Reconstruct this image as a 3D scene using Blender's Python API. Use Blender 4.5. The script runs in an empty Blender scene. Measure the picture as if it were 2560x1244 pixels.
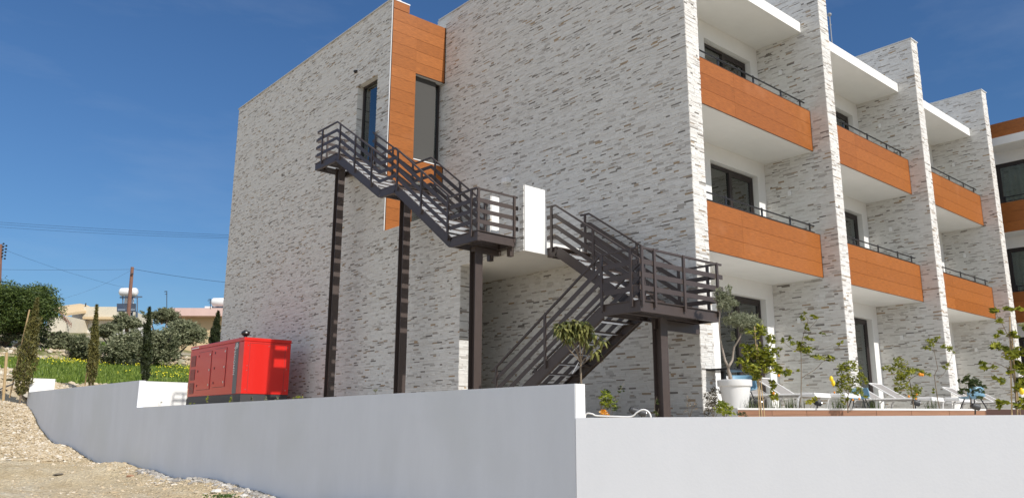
import bpy, math, random
import numpy as np
from mathutils import Vector, Matrix
R_ = math.radians
sc = bpy.context.scene
col = sc.collection
# ------------------------------------------------------------------ camera
CAM = np.array([-12.2886, -8.8166, -0.5326])
RT = np.array([0.75434137, -0.65647397, 0.00331994])
UP = np.array([-0.14358099, -0.16004716, 0.97661119])
FW = np.array([0.64058848, 0.7371749, 0.21498737])
FPX = 1982.06
cam_d = bpy.data.cameras.new('camera'); cam = bpy.data.objects.new('camera', cam_d); col.objects.link(cam)
M4 = Matrix(((RT[0], UP[0], -FW[0], CAM[0]), (RT[1], UP[1], -FW[1], CAM[1]), (RT[2], UP[2], -FW[2], CAM[2]), (0, 0, 0, 1)))
cam.matrix_world = M4
cam_d.sensor_fit = 'HORIZONTAL'; cam_d.sensor_width = 36; cam_d.lens = 36 * FPX / 2560
cam_d.clip_start = 0.1; cam_d.clip_end = 3000
sc.camera = cam
# ------------------------------------------------------------------ sky, sun, exposure
SUN_EL, SUN_AZ = 38.0, 2.0          # azimuth measured from -Y towards +X
world = bpy.data.worlds.new("World"); sc.world = world; world.use_nodes = True
nt = world.node_tree; nt.nodes.clear()
out = nt.nodes.new('ShaderNodeOutputWorld'); bg = nt.nodes.new('ShaderNodeBackground'); sky = nt.nodes.new('ShaderNodeTexSky')
sky.sky_type = 'NISHITA'; sky.sun_disc = False
sky.sun_elevation = R_(SUN_EL); sky.sun_rotation = R_(180 - SUN_AZ)
sky.altitude = 100; sky.air_density = 1.4; sky.dust_density = 0.0; sky.ozone_density = 9.5
tc = nt.nodes.new('ShaderNodeTexCoord'); mp = nt.nodes.new('ShaderNodeMapping'); mp.inputs['Scale'].default_value = (2.0, 3.2, 9.0)
mp.inputs['Rotation'].default_value = (0.3, 0.25, 0.5)
nz = nt.nodes.new('ShaderNodeTexNoise'); nz.inputs['Scale'].default_value = 1.3; nz.inputs['Detail'].default_value = 7; nz.inputs['Roughness'].default_value = 0.6
rp = nt.nodes.new('ShaderNodeValToRGB'); rp.color_ramp.elements[0].position = 0.52; rp.color_ramp.elements[1].position = 0.85
rp.color_ramp.elements[1].color = (0.09, 0.09, 0.09, 1)
mx = nt.nodes.new('ShaderNodeMixRGB'); mx.inputs[2].default_value = (9.0, 9.6, 10.2, 1)
L = nt.links.new
L(tc.outputs['Generated'], mp.inputs[0]); L(mp.outputs[0], nz.inputs[0]); L(nz.outputs[0], rp.inputs[0]); L(rp.outputs[0], mx.inputs[0])
tn = nt.nodes.new('ShaderNodeMixRGB'); tn.blend_type = 'MULTIPLY'; tn.inputs[0].default_value = 1; tn.inputs[2].default_value = (0.78, 0.90, 1.02, 1)
L(sky.outputs[0], tn.inputs[1]); L(tn.outputs[0], mx.inputs[1])
# unseen bright cloud bank added behind the camera to lift light on shaded walls
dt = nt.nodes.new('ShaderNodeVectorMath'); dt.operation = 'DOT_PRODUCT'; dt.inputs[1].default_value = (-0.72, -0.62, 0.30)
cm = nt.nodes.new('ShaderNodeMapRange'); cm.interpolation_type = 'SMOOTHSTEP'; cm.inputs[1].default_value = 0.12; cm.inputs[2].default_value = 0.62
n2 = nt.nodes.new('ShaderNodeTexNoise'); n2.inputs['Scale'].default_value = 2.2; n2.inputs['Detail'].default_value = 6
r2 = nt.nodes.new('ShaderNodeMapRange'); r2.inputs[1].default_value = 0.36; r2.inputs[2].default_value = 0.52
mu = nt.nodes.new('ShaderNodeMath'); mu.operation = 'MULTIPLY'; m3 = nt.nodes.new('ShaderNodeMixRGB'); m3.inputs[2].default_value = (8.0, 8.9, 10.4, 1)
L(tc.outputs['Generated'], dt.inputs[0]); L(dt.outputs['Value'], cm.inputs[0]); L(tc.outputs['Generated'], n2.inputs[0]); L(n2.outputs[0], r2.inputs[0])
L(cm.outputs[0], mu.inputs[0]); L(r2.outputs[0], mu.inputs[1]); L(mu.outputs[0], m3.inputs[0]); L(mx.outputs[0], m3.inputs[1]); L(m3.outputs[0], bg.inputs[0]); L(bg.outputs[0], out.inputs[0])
bg.inputs[1].default_value = 0.060
sd = bpy.data.lights.new('sun', 'SUN'); sun = bpy.data.objects.new('sun', sd); col.objects.link(sun)
sd.energy = 3.0; sd.angle = R_(0.53); sd.color = (1.0, 0.965, 0.915)
el, az = R_(SUN_EL), R_(SUN_AZ)
sdir = Vector((-math.sin(az) * math.cos(el), math.cos(az) * math.cos(el), -math.sin(el)))
sun.rotation_euler = sdir.to_track_quat('-Z', 'Y').to_euler()
sc.view_settings.view_transform = 'Standard'; sc.view_settings.look = 'None'
sc.view_settings.exposure = 0.55; sc.view_settings.gamma = 1
sc.render.engine = 'CYCLES'

# ------------------------------------------------------------------ helpers
def at(px, py, depth):
    """a real point: the direction seen at (px, py) of the photo, taken at its own distance"""
    return CAM + depth * (FW + RT * (px - 1280) / FPX - UP * (py - 622) / FPX)
rng = random.Random(7); nrg = np.random.default_rng(7)
MATS = {}
def mat(name, base, rough=0.7, metal=0.0, spec=0.5, var=0.0, vscale=4.0, bump=0.0, bscale=60.0, rnd=None, stretch=None, trans=0.0, coat=0.0, vcol=None):
    """procedural Principled material; rnd = list of (pos, colour) on the per-piece random attribute"""
    if name in MATS: return MATS[name]
    m = bpy.data.materials.new(name); m.use_nodes = True; t = m.node_tree; n = t.nodes; b = n['Principled BSDF']; k = t.links.new
    b.inputs['Roughness'].default_value = rough; b.inputs['Metallic'].default_value = metal
    b.inputs['Specular IOR Level'].default_value = spec; b.inputs['Coat Weight'].default_value = coat
    uv = n.new('ShaderNodeUVMap'); mp = n.new('ShaderNodeMapping'); k(uv.outputs[0], mp.inputs[0])
    geo = n.new('ShaderNodeNewGeometry')
    if stretch: mp.inputs['Scale'].default_value = stretch
    src = mp.outputs[0] if stretch else geo.outputs['Position']
    c = None
    if rnd:
        a = n.new('ShaderNodeAttribute'); a.attribute_name = 'rnd'; r = n.new('ShaderNodeValToRGB'); cr = r.color_ramp
        cr.interpolation = 'LINEAR'
        while len(cr.elements) < len(rnd): cr.elements.new(0.5)
        for e, (p, cc) in zip(cr.elements, rnd): e.position = p; e.color = (*cc, 1)
        k(a.outputs['Fac'], r.inputs[0]); c = r.outputs[0]
    else:
        q = n.new('ShaderNodeRGB'); q.outputs[0].default_value = (*base, 1); c = q.outputs[0]
    if var:
        z = n.new('ShaderNodeTexNoise'); z.inputs['Scale'].default_value = vscale; z.inputs['Detail'].default_value = 6; z.inputs['Roughness'].default_value = 0.65
        k(src, z.inputs['Vector'])
        mr = n.new('ShaderNodeMapRange'); mr.inputs[1].default_value = 0.25; mr.inputs[2].default_value = 0.75; mr.inputs[3].default_value = 1 - var; mr.inputs[4].default_value = 1 + var
        k(z.outputs[0], mr.inputs[0])
        mm = n.new('ShaderNodeMixRGB'); mm.blend_type = 'MULTIPLY'; mm.inputs[0].default_value = 1
        k(c, mm.inputs[1]); k(mr.outputs[0], mm.inputs[2]); c = mm.outputs[0]
        if vcol:
            v0 = vcol[2] if len(vcol) > 2 else 0.48
            z2 = n.new('ShaderNodeTexNoise'); z2.inputs['Scale'].default_value = vcol[1]; z2.inputs['Detail'].default_value = 5
            k(geo.outputs['Position'], z2.inputs['Vector'])
            r2 = n.new('ShaderNodeValToRGB'); r2.color_ramp.elements[0].position = v0; r2.color_ramp.elements[1].position = v0 + 0.18
            k(z2.outputs[0], r2.inputs[0]); m2 = n.new('ShaderNodeMixRGB'); k(r2.outputs[0], m2.inputs[0]); k(c, m2.inputs[1]); m2.inputs[2].default_value = (*vcol[0], 1)
            c = m2.outputs[0]
    k(c, b.inputs['Base Color'])
    if bump:
        z = n.new('ShaderNodeTexNoise'); z.inputs['Scale'].default_value = bscale; z.inputs['Detail'].default_value = 5; k(geo.outputs['Position'], z.inputs['Vector'])
        bp = n.new('ShaderNodeBump'); bp.inputs['Strength'].default_value = bump; bp.inputs['Distance'].default_value = 0.02
        k(z.outputs[0], bp.inputs['Height']); k(bp.outputs[0], b.inputs['Normal'])
    if trans:
        tb = n.new('ShaderNodeBsdfTranslucent'); k(c, tb.inputs[0]); ms = n.new('ShaderNodeMixShader'); ms.inputs[0].default_value = trans
        o = n['Material Output']; k(b.outputs[0], ms.inputs[1]); k(tb.outputs[0], ms.inputs[2]); k(ms.outputs[0], o.inputs[0])
    MATS[name] = m
    return m

class MB:
    """collects geometry, builds ONE mesh object"""
    def __init__(s): s.v = []; s.f = []; s.r = []
    def face(s, idx, r=0.5): s.f.append(idx); s.r.append(r)
    def hexa(s, p, r=0.5):
        b = len(s.v); s.v += [tuple(float(c) for c in q) for q in p]
        for a in ((0, 3, 2, 1), (4, 5, 6, 7), (0, 1, 5, 4), (1, 2, 6, 5), (2, 3, 7, 6), (3, 0, 4, 7)): s.face(tuple(b + i for i in a), r)
        return s
    def box(s, x0, x1, y0, y1, z0, z1, r=0.5):
        return s.hexa([(x0, y0, z0), (x1, y0, z0), (x1, y1, z0), (x0, y1, z0), (x0, y0, z1), (x1, y0, z1), (x1, y1, z1), (x0, y1, z1)], r)
    def bar(s, p, q, w, h, up=(0, 0, 1), r=0.5):
        p = np.array(p, float); q = np.array(q, float); d = q - p; d /= np.linalg.norm(d); u = np.array(up, float)
        a = np.cross(d, u); a /= np.linalg.norm(a); u = np.cross(a, d); a = a * w / 2; u = u * h / 2
        return s.hexa([p - a - u, p + a - u, q + a - u, q - a - u, p - a + u, p + a + u, q + a + u, q - a + u], r)
    def prism(s, poly, lo, hi, axis=2, r=0.5):
        """poly: 2-D points on the other two axes; extruded from lo to hi on axis"""
        n = len(poly); b = len(s.v)
        def mk(a, c):
            q = list(a); q.insert(axis, c); return tuple(float(x) for x in q)
        s.v += [mk(a, lo) for a in poly] + [mk(a, hi) for a in poly]
        s.face(tuple(b + i for i in range(n))[::-1], r); s.face(tuple(b + n + i for i in range(n)), r)
        for i in range(n): j = (i + 1) % n; s.face((b + i, b + j, b + n + j, b + n + i), r)
        return s
    def tube(s, pts, rad, n=8, r=0.5, cap=True):
        pts = [np.array(p, float) for p in pts]; rs = rad if hasattr(rad, '__len__') else [rad] * len(pts); b = len(s.v); ref = None
        for i, p in enumerate(pts):
            d = (pts[min(i + 1, len(pts) - 1)] - pts[max(i - 1, 0)]); d = d / (np.linalg.norm(d) + 1e-9)
            if ref is None: ref = np.array([1.0, 0, 0]) if abs(d[0]) < .8 else np.array([0, 1.0, 0])
            a = ref - d * (ref @ d); a /= np.linalg.norm(a) + 1e-9; c = np.cross(d, a); ref = a
            for k in range(n): t = 2 * math.pi * k / n; s.v.append(tuple(p + rs[i] * (a * math.cos(t) + c * math.sin(t))))
        for i in range(len(pts) - 1):
            for k in range(n): k2 = (k + 1) % n; s.face((b + i * n + k, b + i * n + k2, b + (i + 1) * n + k2, b + (i + 1) * n + k), r)
        if cap: s.face(tuple(b + k for k in range(n))[::-1], r); s.face(tuple(b + (len(pts) - 1) * n + k for k in range(n)), r)
        return s
    def lathe(s, c, prof, n=32, r=0.5):
        """prof: (radius, z) pairs round the vertical through c"""
        b = len(s.v)
        for (ra, z) in prof:
            for k in range(n): t = 2 * math.pi * k / n; s.v.append((c[0] + ra * math.cos(t), c[1] + ra * math.sin(t), c[2] + z))
        for i in range(len(prof) - 1):
            for k in range(n): k2 = (k + 1) % n; s.face((b + i * n + k, b + i * n + k2, b + (i + 1) * n + k2, b + (i + 1) * n + k), r)
        return s
    def ball(s, c, rad, n=10, m=7, r=0.5, sq=(1, 1, 1), jit=0.0):
        b = len(s.v)
        for i in range(m + 1):
            ph = math.pi * i / m
            for k in range(n):
                t = 2 * math.pi * k / n; q = 1 + (rng.uniform(-jit, jit) if jit else 0)
                s.v.append((c[0] + rad * q * sq[0] * math.sin(ph) * math.cos(t), c[1] + rad * q * sq[1] * math.sin(ph) * math.sin(t), c[2] + rad * q * sq[2] * math.cos(ph)))
        for i in range(m):
            for k in range(n): k2 = (k + 1) % n; s.face((b + i * n + k, b + (i + 1) * n + k, b + (i + 1) * n + k2, b + i * n + k2), r)
        return s
    def build(s, name, m, parent=None, smooth=False, bevel=0.0):
        return mesh_obj(name, np.array(s.v, float), s.f, s.r, m, parent, smooth, bevel)

def mesh_obj(name, V, F, Rn, m, parent=None, smooth=False, bevel=0.0):
    me = bpy.data.meshes.new(name)
    if isinstance(F, np.ndarray):
        nf, k = F.shape; me.vertices.add(len(V)); me.vertices.foreach_set('co', V.ravel()); me.loops.add(nf * k); me.loops.foreach_set('vertex_index', F.ravel().astype(np.int32))
        me.polygons.add(nf); me.polygons.foreach_set('loop_start', np.arange(0, nf * k, k, dtype=np.int32)); me.polygons.foreach_set('loop_total', np.full(nf, k, np.int32))
        me.update(calc_edges=True)
    else:
        me.from_pydata([tuple(v) for v in V], [], F); me.update()
    nf = len(me.polygons)
    a = me.attributes.new('rnd', 'FLOAT', 'FACE'); a.data.foreach_set('value', np.asarray(Rn, np.float32))
    nn = np.empty(nf * 3, np.float32); me.polygons.foreach_get('normal', nn); nn = np.abs(nn.reshape(-1, 3))
    li = np.empty(len(me.loops), np.int32); me.loops.foreach_get('vertex_index', li)
    lt = np.empty(nf, np.int32); me.polygons.foreach_get('loop_total', lt)
    ax = np.repeat(nn.argmax(1), lt); co = np.asarray(V, float).reshape(-1, 3)[li]
    uvs = np.where((ax == 0)[:, None], co[:, [1, 2]], np.where((ax == 1)[:, None], co[:, [0, 2]], co[:, [0, 1]]))
    ul = me.uv_layers.new(name='UVMap'); ul.data.foreach_set('uv', uvs.astype(np.float32).ravel())
    me.materials.append(m)
    me.polygons.foreach_set('use_smooth', np.full(nf, bool(smooth)))
    o = bpy.data.objects.new(name, me); col.objects.link(o)
    if parent is not None: o.parent = parent; o.matrix_parent_inverse = Matrix.Translation(-Vector(LOC.get(parent.name, (0, 0, 0))))
    if bevel:
        bv = o.modifiers.new('bevel', 'BEVEL'); bv.width = bevel; bv.segments = 2; bv.limit_method = 'ANGLE'
    return o
LOC = {}
def root_loc(p):
    x = np.zeros(3)
    while p is not None: x += np.array(LOC.get(p.name, (0, 0, 0))); p = p.parent
    return tuple(x)
def thing(name, label, cat, loc=(0, 0, 0), group=None):
    o = bpy.data.objects.new(name, None); col.objects.link(o); o.location = tuple(float(c) for c in loc); LOC[o.name] = tuple(loc)
    o.empty_display_size = 0.2
    o['label'] = label; o['category'] = cat
    if group: o['group'] = group
    return o
def tag(o, label, cat, group=None):
    o['label'] = label; o['category'] = cat
    if group: o['group'] = group
    return o
def kind(o, k, label=None, cat=None):
    o['kind'] = k
    if label: o['label'] = label
    if cat: o['category'] = cat
    return o
def offset_of(o):
    return Vector(root_loc(o))

# ------------------------------------------------------------------ materials
W1, W2 = (0.62, 0.605, 0.58), (0.70, 0.69, 0.67)
STONE = mat('split_face_stone', None, 0.85, rnd=[(0.0, (0.18, 0.165, 0.145)), (0.035, (0.27, 0.25, 0.225)), (0.065, (0.42, 0.31, 0.20)), (0.095, (0.39, 0.36, 0.325)),
     (0.17, (0.50, 0.475, 0.44)), (0.28, (0.635, 0.61, 0.57)), (0.6, (0.67, 0.65, 0.61)), (1.0, (0.705, 0.69, 0.655))], var=0.05, vscale=9, spec=0.2)
WHITE = mat('white_render', (0.76, 0.75, 0.72), 0.8, var=0.03, vscale=2.5, bump=0.12, bscale=90, spec=0.3)
WALLP = mat('boundary_wall_paint', (0.71, 0.735, 0.78), 0.75, var=0.05, vscale=1.0, stretch=(1.3, .35, 1), bump=0.08, bscale=35, spec=0.3, vcol=((0.665, 0.69, 0.72), 0.35))
WOOD = mat('wood_cladding', None, 0.45, rnd=[(0.0, (0.285, 0.092, 0.018)), (1.0, (0.335, 0.112, 0.024))], var=0.50, vscale=1.0, stretch=(5.0, 80, 1), spec=0.35, vcol=((0.38, 0.15, 0.055), 0.75, 0.60))
WOODD = mat('dark_groove', (0.05, 0.025, 0.015), 0.7)
STEEL = mat('brown_painted_steel', (0.066, 0.049, 0.043), 0.42, var=0.10, vscale=6, spec=0.5)
BLACK = mat('black_metal', (0.018, 0.017, 0.018), 0.35)
FRAME = mat('dark_window_frame', (0.030, 0.022, 0.020), 0.4)
ZINC = mat('light_steel_grating', (0.80, 0.81, 0.82), 0.5, trans=0.7)
COPE = mat('pale_coping', (0.55, 0.55, 0.54), 0.6)
DIRT = mat('dry_dirt', (0.50, 0.40, 0.27), 0.95, var=0.22, vscale=1.3, bump=0.9, bscale=7, spec=0.1, vcol=((0.58, 0.51, 0.40), 0.5))
SOIL = mat('garden_soil', (0.68, 0.60, 0.48), 0.95, var=0.3, vscale=9, bump=0.8, bscale=20, spec=0.1)
ROCK = mat('pale_rubble', None, 0.9, rnd=[(0, (0.44, 0.35, 0.23)), (0.7, (0.55, 0.455, 0.32)), (1, (0.68, 0.62, 0.53))], var=0.15, vscale=12, bump=0.6, bscale=30, spec=0.2)
CURT = mat('pale_curtain', (0.80, 0.84, 0.74), 0.9, trans=0.25)
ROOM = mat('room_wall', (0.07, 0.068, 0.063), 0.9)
RED = mat('red_enamel', (0.62, 0.018, 0.012), 0.28, coat=0.25, spec=0.5)
DGREY = mat('dark_grey_paint', (0.045, 0.045, 0.047), 0.5)
GREYB = mat('grey_band', (0.13, 0.135, 0.14), 0.45)
CHROME = mat('chrome', (0.7, 0.7, 0.7), 0.2, metal=1.0)
WPLAST = mat('white_plastic', (0.78, 0.77, 0.75), 0.35)
BARK = mat('bark', (0.22, 0.17, 0.12), 0.9, var=0.25, vscale=14, bump=0.5)
BAMB = mat('bamboo_cane', (0.50, 0.36, 0.19), 0.6, var=0.1, vscale=10)
TILE = mat('timber_look_tile', None, 0.4, rnd=[(0, (0.26, 0.13, 0.075)), (1, (0.36, 0.19, 0.11))], var=0.25, vscale=1, stretch=(3, 40, 1))
SHADETILE = mat('shaded_timber_tile', (0.075, 0.035, 0.025), 0.4, var=0.25, vscale=1, stretch=(3, 40, 1))  # shade of the turned-away fascia end is put into this darker tile colour
SLING = mat('grey_sling_fabric', (0.30, 0.28, 0.26), 0.8)
BLUE = mat('light_blue_shell', (0.17, 0.32, 0.43), 0.45)
LEMON = mat('lemon_skin', (0.85, 0.60, 0.02), 0.5)
ORANGE = mat('orange_skin', (0.75, 0.28, 0.02), 0.5)
def leafm(name, a, b, tr=0.35, rough=0.5):
    return mat(name, None, rough, rnd=[(0, a), (1, b)], trans=tr, spec=0.35)
LF_CIT = leafm('citrus_leaf', (0.07, 0.105, 0.018), (0.48, 0.47, 0.045))
LF_DRK = leafm('dark_leaf', (0.03, 0.05, 0.016), (0.13, 0.16, 0.05))
LF_OLV = leafm('olive_leaf', (0.13, 0.15, 0.08), (0.46, 0.47, 0.32))
LF_YEL = leafm('yellow_green_leaf', (0.13, 0.18, 0.03), (0.50, 0.52, 0.05))
LF_LOQ = leafm('drooping_leaf', (0.045, 0.065, 0.018), (0.30, 0.29, 0.09))
LF_CYP = leafm('cypress_leaf', (0.014, 0.022, 0.007), (0.05, 0.065, 0.018), 0.1)
LF_CYP2 = leafm('cypress_leaf_olive', (0.06, 0.065, 0.02), (0.24, 0.21, 0.06), 0.15)
LF_HILL = leafm('hill_olive_leaf', (0.10, 0.12, 0.055), (0.42, 0.42, 0.25), 0.25)
LF_DENSE = leafm('dense_tree_leaf', (0.03, 0.055, 0.015), (0.16, 0.21, 0.045), 0.2)
LF_GRS = leafm('grass_blade', (0.07, 0.13, 0.018), (0.28, 0.36, 0.06), 0.3)
FL_YEL = mat('yellow_petal', (0.75, 0.66, 0.03), 0.6)

def glass_mat():
    m = bpy.data.materials.new('window_glass'); m.use_nodes = True; t = m.node_tree; n = t.nodes; n.clear(); k = t.links.new
    o = n.new('ShaderNodeOutputMaterial'); tr = n.new('ShaderNodeBsdfTransparent'); g = n.new('ShaderNodeBsdfGlossy'); ms = n.new('ShaderNodeMixShader')
    tr.inputs[0].default_value = (0.74, 0.78, 0.75, 1); g.inputs[0].default_value = (0.9, 0.95, 0.93, 1); g.inputs['Roughness'].default_value = 0.01
    fr = n.new('ShaderNodeFresnel'); fr.inputs[0].default_value = 1.5; ma = n.new('ShaderNodeMath'); ma.operation = 'MULTIPLY_ADD'; ma.inputs[1].default_value = 1.6; ma.inputs[2].default_value = 0.10; ma.use_clamp = True
    k(fr.outputs[0], ma.inputs[0]); k(ma.outputs[0], ms.inputs[0]); k(tr.outputs[0], ms.inputs[1]); k(g.outputs[0], ms.inputs[2]); k(ms.outputs[0], o.inputs[0])
    return m
GLASS = glass_mat()

# ------------------------------------------------------------------ stone cladding: every split-face strip is its own little block
def stones(origin, udir, ndir, u0, u1, z0, z1, holes=(), seed=1, out=0.009):
    """returns V, F, rnd for a wall face through origin; u along udir, outward normal ndir"""
    rg = np.random.default_rng(seed); z = z0; A = []
    while z < z1 - 1e-4:
        h = rg.choice([0.02, 0.026, 0.034, 0.034, 0.045]); h = min(h, z1 - z); zm = z + h / 2
        iv = [(u0, u1)]
        for (a, b, c, d) in holes:
            if c < zm < d:
                nv = []
                for (p, q) in iv:
                    if b <= p or a >= q: nv.append((p, q)); continue
                    if p < a: nv.append((p, a))
                    if q > b: nv.append((b, q))
                iv = nv
        for (p, q) in iv:
            n = int((q - p) / 0.08) + 4; ln = rg.uniform(0.055, 0.25, n); e = p + np.concatenate([[0], np.cumsum(ln)])
            e = np.minimum(e[e < q - 0.04], q); e = np.append(e, q)
            k = len(e) - 1; dep = rg.uniform(0.0, out, k) ** 1.0; rn = rg.uniform(0, 1, k) ** (0.95 if h < .04 else 0.62)
            dark = rn < 0.10; dep[dark] *= 0.25
            tilt = rg.uniform(-0.0006, 0.0006, k)
            for i in range(k): A.append((e[i] + 0.0012, e[i + 1] - 0.0012, z + 0.0012, z + h - 0.0012, dep[i] + 0.002, tilt[i], rn[i]))
        z += h
    A = np.array(A); n = len(A); O = np.array(origin, float); U = np.array(udir, float); N = np.array(ndir, float); Z = np.array([0, 0, 1.0])
    V = np.empty((n, 8, 3)); 
    for j, (a, b, d) in enumerate([(0, 2, 0), (1, 2, 0), (1, 3, 0), (0, 3, 0), (0, 2, 1), (1, 2, 1), (1, 3, 1), (0, 3, 1)]):
        dd = (A[:, 4] + A[:, 5] * (1 if a else -1)) if d else np.full(n, -0.03)
        V[:, j] = O + A[:, a, None] * U + A[:, b, None] * Z + dd[:, None] * N
    fc = np.array([(4, 5, 6, 7), (0, 1, 5, 4), (1, 2, 6, 5), (2, 3, 7, 6), (3, 0, 4, 7)])
    if np.cross(U, Z) @ N < 0: fc = fc[:, ::-1]
    F = (np.arange(n)[:, None, None] * 8 + fc[None]).reshape(-1, 4)
    return V.reshape(-1, 3), F, np.repeat(A[:, 6], 5)
def stone_obj(name, parts, parent):
    Vs, Fs, Rs = [], [], []; o = 0
    for (V, F, r) in parts: Vs.append(V); Fs.append(F + o); Rs.append(r); o += len(V)
    return mesh_obj(name, np.concatenate(Vs), np.concatenate(Fs), np.concatenate(Rs), STONE, parent)
def planks(axis, c, u0, u1, z0, z1, th=0.03, n=3, splits=(), sgn=-1):
    """cladding boards: axis 1 = face normal along y at y=c (outwards sgn), axis 0 = normal along x"""
    m = MB(); hs = (z1 - z0) / n
    us = [u0] + list(splits) + [u1]
    for i in range(n):
        for a, b in zip(us[:-1], us[1:]):
            lo, hi = z0 + i * hs + 0.003, z0 + (i + 1) * hs - 0.003
            q = (c, c + sgn * th) if sgn > 0 else (c + sgn * th, c)
            if axis == 1: m.box(a + .0015, b - .0015, q[0], q[1], lo, hi, rng.random())
            else: m.box(q[0], q[1], a + .0015, b - .0015, lo, hi, rng.random())
    return m

# ------------------------------------------------------------------ terrain
def gz_road(y, x=-6.0):
    """road-side ground level"""
    ys = [-60, -10, 8, 14, 18.6, 23, 29.5, 33, 36, 40, 44, 50, 60, 60.8, 75, 85, 100, 130, 200, 400]
    zs = [-3.2, -2.25, -2.13, -2.13, -2.0, -1.89, -1.46, -0.75, 0.28, 0.95, 1.70, 2.62, 3.95, 4.75, 6.9, 8.7, 10.6, 14, 17, 20]
    return np.interp(y, ys, zs)
def wob(x, y):
    return (np.sin(x * 0.9 + y * 0.37) * 0.05 + np.sin(x * 2.3 - y * 1.7 + 1) * 0.025 + np.sin(x * 0.31 + y * 0.83) * 0.07)
def terrain():
    xs = np.concatenate([np.arange(-260, -40, 12), np.arange(-40, -16, 1.5), np.arange(-16, -4.5, 0.16), np.array([-4.40, -4.30, -4.22, -4.15, -4.0]), np.arange(-3, 60, 1.5), np.arange(60, 300, 12)])
    ys = np.concatenate([np.arange(-120, -20, 10), np.arange(-20, 0, 1.0), np.arange(0, 44, 0.22), np.arange(44, 62, 0.4), np.arange(62, 110, 2), np.arange(110, 420, 20)])
    X, Y = np.meshgrid(xs, ys); Z = gz_road(Y) + wob(X, Y) * np.clip(1 - np.abs(X + 4.3) / 60, 0.3, 1) 
    # berm of spoil against the wall and the far slope climbing a little to the left
    Z += 0.10 * np.exp(-((X + 4.6) / 0.5) ** 2) * (Y < 30) * (Y > -2)
    Z += np.clip(-(X + 9), 0, 30) * 0.02 * (Y > 20)
    Z += nrg.normal(0, 0.012, Z.shape) * (np.abs(X + 8) < 9)
    Z = np.where((X > -4.2) & (Y < 42), np.minimum(Z, np.where(Y > 36.5, Z, -1.2)), Z)
    V = np.stack([X, Y, Z], -1).reshape(-1, 3); ny, nx = X.shape; i = np.arange(ny - 1)[:, None] * nx + np.arange(nx - 1)[None]
    F = np.stack([i, i + 1, i + nx + 1, i + nx], -1).reshape(-1, 4)
    return V, F
V, F = terrain()
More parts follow.
